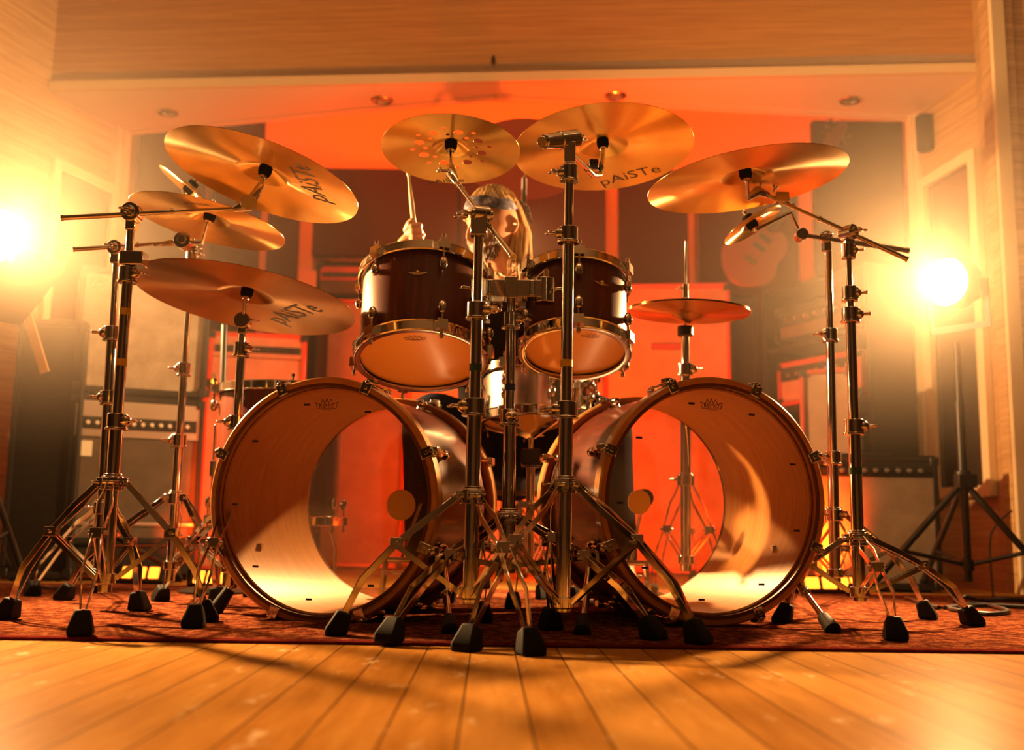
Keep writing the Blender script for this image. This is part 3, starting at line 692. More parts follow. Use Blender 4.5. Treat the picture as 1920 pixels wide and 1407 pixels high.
def stand(name, label, Y, base, top, hub_y, low_y, feet, joints=(), tapes=(), r0=.0150, cat='cymbal stand', extra=()):
    """tripod stand: stepped chrome tubes from base to top, clamps at the joints, braced double legs"""
    (bx, by), (tx, ty) = base, top
    def at(y): f = (y-by)/(ty-by); return P(bx+(tx-bx)*f, y, Y)
    B = at(by); r = thing(name, label, cat, (B.x, B.y, 0)); T = at(ty); d = (T-B).normalized()
    js = [j[0] for j in joints]; ys = [by] + js + [ty]; rad = r0
    for i in range(len(ys)-1):
        mb = MB(); mb.tube(at(ys[i]), at(ys[i+1])-(d*0 if i == len(ys)-2 else -d*.0), rad, n=20); build('pole_section', mb, 'chrome', r)
        rad -= .0026
    for i, (y, side) in enumerate(joints):
        mb = MB(); collar(mb, at(y), r0-.0026*i*.6, .034, side, d); build('height_clamp', mb, 'chrome', r, bevel=.0015)
    for y, k in tapes:
        idx = sum(1 for j in js if y < j); mb = MB(); c = at(y); mb.tube(c-d*.008, c+d*.008, r0-.0026*idx+.0006, n=20); tag(build('tape_band', mb, k, r), k.split('_')[1]+' tape band')
    H, L = at(hub_y), at(low_y); mb = MB(); mb.tube(H-d*.018, H+d*.014, r0*1.7, n=18); mb.tube(H+d*.014, H+d*.02, r0*1.4, n=18); wing(mb, H+V((-r0*1.7, -.004, 0)), (-1,-.2,0), .010); build('hub_collar', mb, 'chrome', r, bevel=.002)
    mb = MB(); mb.tube(L-d*.012, L+d*.012, r0*1.5, n=18); mb.tube(L-d*.012, at(by), r0*1.05, n=14); build('lower_collar', mb, 'chrome', r, bevel=.002)
    fs = []
    for f in feet:
        q = ground(*f, z=0.0); q.z = RT if RY0+.03 < q.y else 0.0; q = ground(*f, z=q.z); fs.append(q)
    tripod(r, Y, H, L, fs); return r, at, d
def cym_mount(r, key, tip, ratchet=True, rr=.0046, kink=None):
    """tilter at `tip`, then the threaded rod through the cymbal with felts and a wing nut"""
    C, n, zc, R, m = CYM[key]; top = C + n*(zc+.030); lowp = C + n*(zc-.034)
    mb = MB(); q = [V(tip)] + ([V(kink)] if kink is not None else []) + [lowp, top]; mb.path(q, rr, 10)
    mb.tube(lowp, lowp+n*.006, .010, n=14); rod = build('cymbal_rod', mb, 'chrome', r)
    mb = MB(); mb.lathe([(.004, zc-.028), (.013, zc-.028), (.016, zc-.020), (.016, zc-.006), (.012, zc-.002), (.004, zc-.002)], 20, m, closed=True)
    mb.lathe([(.004, zc+.002), (.015, zc+.002), (.015, zc+.013), (.004, zc+.013)], 20, m, closed=True); build('felt_washer', mb, 'felt', r)
    mb = MB(); wing(mb, C+n*(zc+.016), n, .008, (1,0,0)); build('wing_nut', mb, 'chrome', r)
    if ratchet:
        mb = MB(); e = V((.5, -.85, 0)).normalized(); mb.tube(V(tip)-e*.014, V(tip)+e*.014, .0165, n=20); mb.tube(V(tip)-e*.018, V(tip)+e*.020, .009, n=14); wing(mb, V(tip)+e*.02, e, .008); build('tilter', mb, 'chrome', r, bevel=.0015)
def boom(r, pivot, tail, tip, pr=.023, ax=(0,-1,0), arm=.0062):
    pivot, tail, tip = V(pivot), V(tail), V(tip); e = V(ax).normalized(); off = e*.006
    mb = MB(); mb.tube(pivot-e*.018, pivot+e*.018, pr, n=24); mb.tube(pivot-e*.026, pivot+e*.024, pr*.6, n=18); wing(mb, pivot+e*.026+V((0,0,0)), e, .011)
    mb.box(pivot+V((0,0,-.024)), (.022, .024, .036)); build('boom_clamp', mb, 'chrome', r, bevel=.002)
    mb = MB(); mb.tube(tail, tail.lerp(tip, .62), arm, n=14); mb.tube(tail.lerp(tip, .62), tip, arm*.8, n=14); mb.tube(tail, tail.lerp(tip, .012), arm*1.25, n=14); mb.tube(tail.lerp(tip, .61), tail.lerp(tip, .63), arm*1.35, n=14); build('boom_arm', mb, 'chrome', r)
LFT, RGT, FWD = (-1,-.3,0), (1,-.3,0), (.2,-1,0)
# front left boom stand
s, at, d = stand('boom_stand', 'front left chrome boom stand holding the big upper left crash cymbal', 2.45, (196, 1112), (247, 415), 905, 1085,
    [(150, 1193), (10, 1162), (392, 1166)], ((790, RGT), (515, RGT)), ((585, 'tape_yellow'), (680, 'tape_yellow')))
mb = MB(); q = at(487); mb.box(q+V((.012,0,0)), (.055, .045, .034)); build('multi_clamp', mb, 'chrome', s, bevel=.003)
tip = P(468, 374, 2.44); boom(s, P(248, 400, 2.45), P(115, 409, 2.42), P(448, 391, 2.47)); mb = MB()
mb.path([P(440, 392, 2.47), P(462, 385, 2.455), P(478, 366, 2.45), P(490, 345, 2.45)], [.008, .017, .012, .008], 14); mb.tube(P(466, 380, 2.43), P(466, 380, 2.48), .019, n=20); build('tilter', mb, 'chrome_satin', s, bevel=.001)
cym_mount(s, 'c1', P(490, 345, 2.45), False)
# second left stand, behind it, holding the medium cymbal on a long boom
s, at, d = stand('boom_stand', 'chrome boom stand directly behind the front left stand, with one yellow tape band', 2.80, (184, 1098), (219, 478), 952, 1075,
    [(262, 1146), (185, 1112), (60, 1118)], ((625, LFT), (745, LFT)), ((722, 'tape_yellow'),), .0145)
boom(s, P(218, 466, 2.80), P(137, 468, 2.76), P(330, 455, 2.84), .020)
mb = MB(); c = P(345, 453, 2.84); mb.tube(c+V((0,-.02,0)), c+V((0,.02,0)), .023, n=22); mb.tube(c+V((0,-.026,0)), c+V((0,.024,0)), .012, n=16); mb.path([P(300, 458, 2.83), P(328, 455, 2.84), c], [.006, .010, .016], 12); wing(mb, P(292, 462, 2.82), FWD, .010); wing(mb, c+V((.03,-.01,-.02)), RGT, .010); build('tilter', mb, 'chrome', s, bevel=.001)
cym_mount(s, 'c2', c, False, .0050, P(379, 456, 2.83))
# third left stand: thin straight, behind the wide ride cymbal
s, at, d = stand('straight_cymbal_stand', 'thin straight chrome stand in front of the guitar amplifier, behind the ride cymbal', 3.06, (318, 1090), (366, 385), 934, 1060,
    [(118, 1126), (410, 1135), (330, 1092)], ((826, LFT), (692, LFT), (478, RGT)), (), .0135)
cym_mount(s, 'c10', at(385), True, .004)
# ride cymbal stand, left
s, at, d = stand('straight_cymbal_stand', 'straight chrome stand holding the low dark ride cymbal at left', 2.74, (428, 1100), (455, 612), 945, 1065,
    [(362, 1178), (300, 1128), (470, 1120)], ((792, LFT), (655, RGT)), (), .0145)
mb = MB(); c = at(602); mb.tube(c+V((0,-.016,0)), c+V((0,.016,0)), .021, n=20); mb.box(c+V((0,0,-.02)), (.02,.02,.03)); wing(mb, c+V((.022,-.005,0)), RGT, .010); build('tilter', mb, 'chrome', s, bevel=.002)
cym_mount(s, 'c3', at(600), False, .0055)
# centre left boom stand
s, at, d = stand('boom_stand', 'front chrome boom stand left of centre, under the cymbal with holes', 2.27, (881, 1132), (898, 428), 930, 1112,
    [(628, 1192), (996, 1230), (905, 1168)], ((763, LFT), (582, RGT)), ((690, 'tape_green'),), .0158)
boom(s, P(902, 402, 2.27), P(962, 482, 2.17), P(856, 342, 2.42), .019, (-1,-.35,0)); mb = MB(); q = at(425); mb.box(q+V((0,0,.005)), (.036,.032,.055)); wing(mb, P(873, 405, 2.26), LFT, .012); build('clamp_body', mb, 'chrome', s, bevel=.004)
mb = MB(); c = P(846, 326, 2.44); mb.path([P(858, 345, 2.42), c, P(845, 312, 2.47)], [.007, .014, .009], 12); wing(mb, P(835, 320, 2.43), LFT, .010); wing(mb, P(858, 350, 2.41), RGT, .007); build('tilter', mb, 'chrome', s, bevel=.001)
cym_mount(s, 'c4', P(845, 314, 2.47), False, .006)
# centre right boom stand
s, at, d = stand('boom_stand', 'front chrome boom stand right of centre, under the big upper ride cymbal', 2.34, (1056, 1148), (1068, 285), 910, 1130,
    [(1312, 1208), (874, 1222), (1032, 1182)], ((768, LFT), (440, LFT), (325, LFT)), ((682, 'tape_yellow'),), .0158)
mb = MB(); c = P(1068, 264, 2.34); a_, b_ = P(1020, 266, 2.30), P(1082, 260, 2.36); mb.tube(a_, P(1048, 264, 2.33), .0165, .0195, n=22); mb.tube(P(1048, 264, 2.33), b_, .021, n=22); mb.tube(P(1016, 267, 2.29), a_, .013, n=16); wing(mb, b_, RGT, .011); mb.box(at(288), (.026,.026,.05)); build('boom_clamp', mb, 'chrome', s, bevel=.002)
mb = MB(); mb.tube(P(1066, 282, 2.40), P(1104, 318, 2.66), .0066, n=14); mb.path([P(1100, 315, 2.64), P(1112, 328, 2.70), P(1124, 327, 2.72), P(1127, 312, 2.72)], [.0085]*4, 12); build('boom_arm', mb, 'chrome', s)
mb = MB(); c = P(1113, 308, 2.71); mb.tube(c-V((.012,0,0)), c+V((.012,0,0)), .014, n=16); build('tilter', mb, 'blackmetal', s, bevel=.002)
cym_mount(s, 'c5', P(1127, 312, 2.72), False, .0065)
# tom stand in the middle
s, at, d = stand('tom_stand', 'central chrome stand with the clamp block that carries both toms', 2.50, (953, 1075), (958, 555), 970, 1060,
    [(728, 1206), (1228, 1200), (962, 1142)], ((782, FWD), (600, RGT)), ((727, 'tape_blue'),), .0150, cat='drum stand')
mb = MB(); c = at(545)
mb.box(c+V((.0,0,0)), (.145, .055, .042)); mb.box(c+V((.0,-.012,0)), (.030, .05, .052)); mb.tube(c+V((-.075,0,-.024)), c+V((-.075,0,.024)), .024, n=18); mb.tube(c+V((.080,0,-.03)), c+V((.080,0,.03)), .026, n=18)
for q in (-.05, .05): mb.tube(c+V((q,-.03,-.018)), c+V((q,-.03,.018)), .007, n=10)
wing(mb, c+V((.11,-.02,.0)), RGT, .014); wing(mb, c+V((-.1,-.02,-.0)), LFT, .011); build('clamp_block', mb, 'chrome', s, bevel=.004)
mb = MB(); a_ = TM1 @ V((.165, -.02, .14)); mb.path([c+V((-.075,0,.01)), c+V((-.085,.01,.05)), a_+V((.02,0,.01)), a_], .0075, 12); mb.ball(a_+V((.018,0,.005)), .022, n=14); mb.box(a_, (.018,.05,.075)); build('tom_arm', mb, 'chrome', s, bevel=.002)
mb = MB(); a_ = TM2 @ V((-.137, -.02, .12)); mb.path([c+V((.080,0,.01)), c+V((.085,.01,.05)), a_+V((-.02,0,.01)), a_], .0075, 12); mb.ball(a_+V((-.018,0,.005)), .022, n=14); mb.box(a_, (.018,.05,.075)); build('tom_arm', mb, 'chrome', s, bevel=.002)
# right boom stand
s, at, d = stand('boom_stand', 'front right chrome boom stand with the long arm to the upper right crash', 2.62, (1612, 1128), (1590, 455), 1010, 1110,
    [(1680, 1202), (1826, 1174), (1465, 1168)], ((800, RGT), (590, RGT), (550, RGT), (470, RGT)), ((884, 'tape_green'),), .0152)
boom(s, P(1591, 437, 2.62), P(1702, 487, 2.60), P(1438, 366, 2.64), .020, (.55,-.8,0)); mb = MB()
mb.path([P(1440, 366, 2.64), P(1420, 358, 2.62), P(1402, 372, 2.60)], [.008, .013, .008], 12); wing(mb, P(1425, 350, 2.62), (0,-.4,1), .009); wing(mb, P(1450, 358, 2.64), (.4,-.4,1), .008); wing(mb, P(1474, 382, 2.65), (.4,-.8,-.3), .010)
mb.box(P(1465, 372, 2.64), (.034, .03, .026)); build('tilter', mb, 'chrome', s, bevel=.0015)
cym_mount(s, 'c7', P(1402, 372, 2.60), False, .005)
# rear right straight stand
s, at, d = stand('boom_stand', 'rear right chrome stand with short arm to the small splash cymbal', 2.98, (1566, 1092), (1553, 458), 965, 1075,
    [(1742, 1162), (1600, 1118), (1500, 1112)], ((858, LFT), (628, LFT)), (), .0150)
boom(s, P(1549, 446, 2.98), P(1702, 470, 3.10), P(1506, 441, 2.92), .018, (-.3,-1,0), .008); mb = MB(); c = P(1502, 441, 2.91); mb.tube(c+V((0,-.016,0)), c+V((0,.016,0)), .018, n=18); build('tilter', mb, 'chrome', s, bevel=.002)
cym_mount(s, 'c8', c, False, .0060, P(1482, 398, 2.89))
# stand of the dim red-lit cymbal behind the drummer
s, at, d = stand('straight_cymbal_stand', 'straight chrome stand behind the drummer, holding the dim red-lit cymbal', 3.82, (972, 1070), (983, 335), 985, 1050,
    [(905, 1105), (1040, 1105), (980, 1085)], ((640, RGT),), (), .0135)
cym_mount(s, 'c6', at(335), False, .004)
# hi-hat stand
s, at, d = stand('hi_hat_stand', 'chrome hi-hat stand rising behind the right bass drum', 3.15, (1286, 1072), (1285, 612), 900, 1050,
    [(1222, 1122), (1365, 1120), (1300, 1088)], ((693, RGT),), (), .0150, cat='cymbal stand')
mb = MB(); mb.tube(at(612), P(1286, 452, 3.15), .0036, n=10); build('pull_rod', mb, 'chrome', s)
mb = MB(); q = P(1285, 622, 3.15); mb.tube(q+V((0,0,-.014)), q+V((0,0,.016)), .024, n=20); build('seat_cup', mb, 'blackmetal', s, bevel=.003)
mb = MB(); q = P(1285, 546, 3.15); mb.tube(q+V((0,0,-.022)), q+V((0,0,.022)), .010, n=14); wing(mb, q+V((-.01,-.004,.008)), LFT, .009); mb.tube(q+V((0,0,-.034)), q+V((0,0,-.024)), .014, n=16); build('clutch', mb, 'chrome', s, bevel=.001)
mb = MB(); q = at(1050); mb.box(V((q.x, q.y+.18, .035)), (.085, .27, .012), Matrix.Identity(4)); mb.box(V((q.x, q.y+.02, .02)), (.12,.05,.02)); build('footboard', mb, 'chrome_satin', s, bevel=.004)
# stand of the snare: basket arms over a small tripod
q = SM @ V((0,0,-.02)); r = thing('snare_stand', 'chrome basket stand under the snare drum', 'drum stand', (q.x, q.y, 0)); hubp = V((q.x-.02, q.y-.02, .50))
for k in range(3):
    a = -PI/2+.75 + k*2*PI/3; e = V((math.cos(a), math.sin(a), 0)); mb = MB(); mb.strip([hubp, hubp+e*.10+V((0,0,.045)), hubp+e*.178+V((0,0,.095)), hubp+e*.186+V((0,0,.125))], .02, .007, (-e.y, e.x, 0)); mb.tube(hubp+e*.18+V((0,0,.10)), hubp+e*.186+V((0,0,.135)), .010, n=10); build('basket_arm', mb, 'chrome', r, bevel=.001)
mb = MB(); mb.tube(hubp, (hubp.x, hubp.y, .1), .0125); mb.tube(hubp+V((0,0,-.05)), hubp+V((0,0,-.09)), .028, n=8); build('pole_section', mb, 'chrome', r)
mb = MB(); mb.box(hubp+V((0,-.01,-.06)), (.06,.05,.05)); build('adjuster', mb, 'blackmetal', r, bevel=.006)
tripod(r, 0, V((hubp.x, hubp.y, .30)), V((hubp.x, hubp.y, .12)), [V((hubp.x+math.cos(a)*.24, hubp.y+math.sin(a)*.24, RT)) for a in (-1.3, .9, 3.0)], .008, .014, .034)
# pedals behind the bass drums
def pedal(label, m, D):
    c = m @ V((0, .262, D+.03)); ax = V((m[0][2], m[1][2], 0)).normalized(); sd = V((ax.y, -ax.x, 0)); c.z = 0
    r = thing('bass_drum_pedal', label, 'drum pedal', (c.x, c.y, 0)); mm = Matrix((sd, ax, V((0,0,1)))).transposed().to_4x4(); mm.translation = V((c.x, c.y, RT))
    mb = MB().box((0, .17, .006), (.10, .32, .010), mm); build('base_plate', mb, 'blackmetal', r, bevel=.002)
    mb = MB(); mm2 = mm @ Matrix.Translation((0, .17, .055)) @ Matrix.Rotation(-.28, 4, 'X'); mb.box((0,0,0), (.075, .28, .010), mm2); build('footboard', mb, 'chrome_satin', r, bevel=.004)
    mb = MB()
    for s in (-1, 1): mb.strip([mm @ V((s*.055, .02, .006)), mm @ V((s*.045, .03, .13))], .018, .012, mm.to_3x3() @ V((1,0,0)))
    mb.tube(mm @ V((-.06, .03, .13)), mm @ V((.06, .03, .13)), .008, n=12); build('frame', mb, 'chrome', r, bevel=.002)
    mb = MB().tube(mm @ V((0, .03, .13)), mm @ V((0.05, .06, .31)), .0045, n=10); bs = build('beater_shaft', mb, 'chrome', r)
    mb = MB(); q = mm @ V((0.05, .06, .315)); mb.path([q-ax*.022, q-ax*.018, q+ax*.018, q+ax*.022], [.018, .026, .026, .018], 18); build('beater', mb, 'felt', bs)
pedal('bass drum pedal behind the left bass drum, seen through its clear heads', KML, KD); pedal('bass drum pedal behind the right bass drum, seen through its clear heads', KMR, KD)

# ------------------------------------------------------------------ amplifiers and cabinets
def local(o, yaw): return Matrix.Translation(V(o)) @ Matrix.Rotation(yaw, 4, 'Z')
def cabinet(name, label, cat, o, yaw, w, h, d, body='tolex', grill='grille_dark', lip=.022, panel=None, nknob=0, badge=None, feet=True, strip=False, handle=False, group=None, gfrac=(0,1), knobmat='knob', panelmat='alu'):
    """speaker box: framed body with recessed cloth, optional control panel with knobs above it. Front faces -Y in its own frame."""
    r = thing(name, label, cat, local(o, yaw), group); z0 = .018 if feet else 0
    mb = MB(); t_ = .02
    mb.box((0, d-.01, z0+h/2), (w, .02, h)); mb.box((-w/2+t_/2, d/2-.005, z0+h/2), (t_, d-.01, h)); mb.box((w/2-t_/2, d/2-.005, z0+h/2), (t_, d-.01, h))
    mb.box((0, d/2-.005, z0+t_/2), (w-2*t_, d-.01, t_)); mb.box((0, d/2-.005, z0+h-t_/2), (w-2*t_, d-.01, t_)); build('cabinet_box', mb, body, r, False, bevel=.008)
    gz0, gz1 = z0+t_, z0+h-t_
    if panel:
        ph, py0 = panel; pz1 = gz1; pz0 = pz1-ph; gz1 = pz0-.004
        mb = MB().box((0, lip*.6, (pz0+pz1)/2), (w-2*t_, .012, ph)); pn = build('control_panel', mb, panelmat, r, False)
        mb = MB().box((0, lip*.5-.003, pz0+ph*.38), (w-2*t_-.02, .010, ph*.34)); build('knob_strip', mb, 'blackknob', pn, False)
        for k in range(nknob):
            x = -w/2 + t_ + .03 + (w-2*t_-.06)*(k+.5)/nknob; mb = MB(); y0 = lip*.5-.008; mb.tube((x, y0, pz0+ph*.38), (x, y0-.014, pz0+ph*.38), .0095, .0075, 14); build('knob', mb, knobmat, r, False)
    mb = MB().box((0, lip, (gz0+gz1)/2), (w-2*t_, .012, gz1-gz0)); gr_ = build('speaker_grille', mb, grill, r, False)
    if strip:
        for zz in strip: mb = MB().box((0, lip-.010, z0+zz), (w-2*t_, .012, .014)); build('trim_strip', mb, 'alu', r, False, bevel=.002)
    if badge:
        bx, bz, bw, bh, kind, word = badge; mb = MB(); y0 = lip-.007
        if kind == 'frame':
            mb.box((bx, y0-.001, bz), (bw, .006, bh)); b_ = build('name_plate', mb, 'blackknob', r, False, bevel=.001); mb = MB(); mb.box((bx, y0-.0045, bz), (bw*.93, .002, bh*.72)); build('plate_face', mb, 'redpaint', b_, False)
            tv, tf = text2d(word); mb = MB().add([(bx+(u-.5)*bw*.82, y0-.0062, bz+(v-.5)*bh*.42) for u, v in tv], tf); build('lettering', mb, 'ink', b_, False, fix=False)
        else:
            tv, tf = text2d(word); mb = MB().add([(bx+(u-.5)*bw + (v-.5)*bh*.3, y0-.001, bz+(v-.5)*bh+(u-.5)*bw*.25) for u, v in tv], tf); build('script_logo', mb, 'alu', r, False, fix=False)
    for sx_ in (-1, 1):
        for sz in (z0, z0+h):
            mb = MB().box((sx_*(w/2-.016), .004, sz+(.016 if sz == z0 else -.016)), (.036, .014, .036)); build('corner_guard', mb, 'blackmetal', r, False, bevel=.004)
    if handle:
        mb = MB(); mb.path([(-.11, d/2, z0+h), (-.10, d/2, z0+h+.018), (.10, d/2, z0+h+.018), (.11, d/2, z0+h)], .010, 8, flat=.6); build('handle', mb, 'blackmetal', r, False)
    if feet:
        mb = MB()
        for a in (-1, 1):
            for b in (.05, d-.05): mb.tube((a*(w/2-.05), b, 0), (a*(w/2-.05), b, z0+.003), .018, n=12)
        build('rubber_feet', mb, 'rubber', r, False)
    return r
# left stack: combo amplifier on a low wooden crate, cabinet with pale cloth on top, its right side farther away
YL = 4.25; yaw = math.radians(24)
a, b = P(131, 800, YL), P(381, 800, YL+.25); cx_ = (a+b)/2; wL = (V((a.x,a.y,0))-V((b.x,b.y,0))).length*1.0
zb = .135; zt = P(131, 738, YL).z
r = thing('amp_dolly', 'low black wooden plinth under the left guitar amplifier', 'plinth', local((cx_.x, cx_.y, 0), yaw)); mb = MB().box((0, .16, zb*.5+.012), (wL*.98, .30, zb-.026)); build('plinth_box', mb, 'tolex', r, False, bevel=.006)
mb = MB()
for sx_ in (-1, 1):
    for q in (.05, .27): mb.tube((sx_*wL*.42-.012, q, .016), (sx_*wL*.42+.012, q, .016), .016, n=14)
build('casters', mb, 'rubber', r, False)
cabinet('guitar_amplifier', 'black combo amplifier at left with an aluminium control panel and a row of pale knobs', 'amplifier', (cx_.x, cx_.y, zb), yaw, wL, zt-zb-.018, .30, 'tolex', 'grille_dark', panel=(.145, 0), nknob=12, strip=[.075], feet=True)
mb = MB(); mm = local((cx_.x, cx_.y, zb), yaw); q = -wL/2+.065; mb.box((q, .012, zt-zb-.215), (.052, .004, .062), mm); tag(build('paper_label', mb, 'paper'), 'small pale paper label stuck on the front of the left combo amplifier', 'label')
zt2 = P(131, 497, YL).z
cabinet('speaker_cabinet', 'large speaker cabinet with pale silver cloth, stacked on the left combo amplifier', 'speaker cabinet', (cx_.x, cx_.y, zt+.002), yaw, wL, zt2-zt-.02, .30, 'tolex', 'grille_silver', badge=(-wL*.5+.10, (zt2-zt)*.90, .10, .022, 'script', 'Fender'), handle=False)
# tall black case at far left
a = P(78, 1000, 4.15); cabinet('speaker_cabinet', 'tall black cabinet at the far left, beside the guitar amplifier stack', 'speaker cabinet', (a.x-.06, 4.25, 0), math.radians(10), .27, 1.02, .32, 'tolex', 'blackcloth')
# red lit amplifier head on its cabinet, left behind the kit
a = P(480, 730, 5.15); zc_ = P(480, 735, 5.15).z
cabinet('speaker_cabinet', 'red lit cabinet behind the floor tom, under an amplifier head with a row of knobs', 'speaker cabinet', (a.x, 5.15, 0), math.radians(12), .50, zc_-.02, .32, 'redpaint', 'grille_red')
cabinet('amplifier_head', 'red lit amplifier head with a knob row, behind the left ride cymbal stand', 'amplifier', (a.x, 5.15, zc_+.002), math.radians(12), .47, .27, .26, 'redpaint', 'grille_red', panel=(.10, 0), nknob=9, panelmat='grille_red', knobmat='blackknob')
mb = MB(); q = P(402, 716, 5.08); mb.tube(q, q+V((0,-.012,0)), .011, n=12); tag(build('pilot_lamp', mb, 'pilot'), 'glowing orange pilot lamp beside the red amplifier head at left', 'lamp')
# cabinet with a head, centre left behind the drummer's cymbals
a = P(668, 760, 6.0); zc_ = P(660, 562, 6.0).z
cabinet('speaker_cabinet', 'tall red lit cabinet behind the left tom drum, with a dark head on top', 'speaker cabinet', (a.x, 6.0, 0), 0, .56, zc_-.02, .35, 'redpaint', 'grille_red')
cabinet('amplifier_head', 'dark amplifier head on the tall red cabinet behind the left tom', 'amplifier', (a.x, 6.02, zc_+.002), 0, .52, .20, .25, 'tolex', 'grille_dark', panel=(.08, 0), nknob=8, panelmat='redpaint', knobmat='blackknob')
mb = MB()
a = P(572, 700, 5.7); cabinet('speaker_cabinet', 'narrow black cabinet between the two red lit amplifier stacks at left', 'speaker cabinet', (a.x, 5.7, 0), 0, .13, P(572, 600, 5.7).z, .3, 'tolex', 'blackcloth')
# big cabinet on the right behind the hi-hat
a, b = P(1134, 560, 5.7), P(1368, 560, 5.7); zc_ = P(1250, 532, 5.7).z
cabinet('speaker_cabinet', 'big red lit speaker cabinet with a framed name plate, behind the hi-hat', 'speaker cabinet', ((a.x+b.x)/2, 5.7, 0), math.radians(-3), b.x-a.x, zc_-.02, .36, 'redpaint', 'grille_red', badge=(.01, P(1255, 649, 5.7).z, .19, .036, 'frame', 'MARSHALL'))
cabinet('flight_case', 'dark case standing right of the big red cabinet', 'case', (P(1398, 700, 5.75).x, 5.78, 0), 0, .15, P(1398, 560, 5.75).z, .3, 'tolex', 'blackcloth')
# right combo amplifier on the floor
YR = 4.30; a, b = P(1528, 1000, YR), P(1764, 1000, YR); zt = P(1640, 857, YR).z
cabinet('guitar_amplifier', 'dark combo amplifier on the floor at right, with brown cloth and a knob row', 'amplifier', ((a.x+b.x)/2, YR, 0), math.radians(-2), b.x-a.x, zt-.018, .27, 'tolex', 'grille_brown', panel=(.055, 0), nknob=9, panelmat='blackknob', knobmat='alu', badge=((b.x-a.x)*.28, zt-.032, .075, .022, 'script', 'Fender'), handle=True)
# rack of amplifier heads along the right, fronts turned to the middle
def shelf_rack():
    o = P(1500, 1000, 5.35); yaw = math.radians(-62); r = thing('amp_shelf', 'tall dark shelf of amplifier heads at right behind the hi-hat stand', 'shelf', local((o.x+.12, 5.45, 0), yaw)); w, d = .74, .36
    mb = MB()
    for sx_ in (-1, 1): mb.box((sx_*w/2, d/2, .78), (.03, d, 1.56))
    build('side_panel', mb, 'tolex', r, False, bevel=.003)
    for zz in (.06, .48, .88, 1.22, 1.54): build('shelf', MB().box((0, d/2, zz), (w-.03, d, .024)), 'tolex', r, False, bevel=.003)
    lab = {0: ('orange faced', 'bottom'), 1: ('striped', 'second'), 2: ('plain red faced', 'third'), 3: ('small dark', 'top')}
    mats = ('grille_red', 'redpaint', 'grille_red', 'grille_dark')
    for k, zz in enumerate((.072, .492, .892, 1.232)):
        hh = (.34, .28, .24, .20)[k]; c = r.matrix_world if False else local((o.x+.12, 5.45, 0), yaw) @ V((0, .02, zz+.001))
        q = cabinet('amplifier_head', lab[k][0]+' amplifier head on the '+lab[k][1]+(' shelf' if k else ' board')+' of the dark rack at right', 'amplifier', c, yaw, .60, hh-.018, .28, 'redpaint' if k in (0, 2) else 'tolex', mats[k], panel=(.07, 0), nknob=7, panelmat='blackknob', knobmat='alu')
        if k == 1:
            for j in range(6): build('vent_slat', MB().box((0, .004, .05+j*.025), (.5, .012, .010)), 'trim', q, False)
shelf_rack()
a, b = P(1503, 750, 4.7), P(1602, 750, 4.7); cabinet('speaker_cabinet', 'red lit cabinet behind the rear right stand, beside the shelf of heads', 'speaker cabinet', ((a.x+b.x)/2, 4.72, .0), math.radians(-20), b.x-a.x, P(1550, 690, 4.7).z-.02, .26, 'redpaint', 'grille_red')
# guitars hanging on the right wall panel and behind
def guitar(label, m, bodymat):
    """solid body guitar: local x right, z up, y out of the wall"""
    r = thing('electric_guitar', label, 'guitar', m); out = []
    for k in range(40):
        a = 2*PI*k/40; rx = .165*(1+.10*math.cos(2*a)) ; rz = .21; p = .5 + .5*math.cos(a)
        w = 1 - .24*math.exp(-((math.sin(a)-.10)/.28)**2); x = rx*math.cos(a)*w; z = rz*math.sin(a)
        if math.sin(a) > .75: z -= .07*math.exp(-(x/.05)**2)
        out.append((x, z))
    mx = Matrix.Rotation(PI/2, 4, 'X'); build('guitar_body', MB().prism(out, -.02, .02, mx), bodymat, r, False, bevel=.008)
    build('neck', MB().box((0, -.012, .45), (.046, .024, .56)), 'stickwood', r, False, bevel=.005); build('fretboard', MB().box((0, -.027, .42), (.044, .006, .52)), 'blackknob', r, False)
    hd = build('headstock', MB().prism([(-.024, 0), (.024, 0), (.046, .05), (.030, .18), (-.012, .19), (-.042, .05)], -.008, .008, Matrix.Translation((0, -.012, .72)) @ mx), bodymat, r, False, bevel=.002)
    for k in range(6):
        s = -1 if k % 2 else 1; mb = MB(); p = V((s*.036, -.012, .765+.022*k)); mb.tube(p, p+V((s*.022, 0, 0)), .004, n=8); mb.ball(p+V((s*.030, 0, 0)), .010, (1,.5,.8), 8); build('tuning_peg', mb, 'chrome', hd, False)
    for zz in (.03, .09): build('pickup', MB().box((0, -.024, zz), (.075, .010, .022)), 'blackknob', r, False)
    build('bridge', MB().box((0, -.025, -.06), (.07, .012, .018)), 'chrome', r, False)
guitar('red guitar hung slanted at right, headstock above the upper right crash cymbal', Matrix.Translation(P(1562, 258, 5.66)) @ Matrix.Rotation(math.radians(34), 4, 'Y') @ Matrix.Translation((0,0,-.80)), 'guitarfinish')
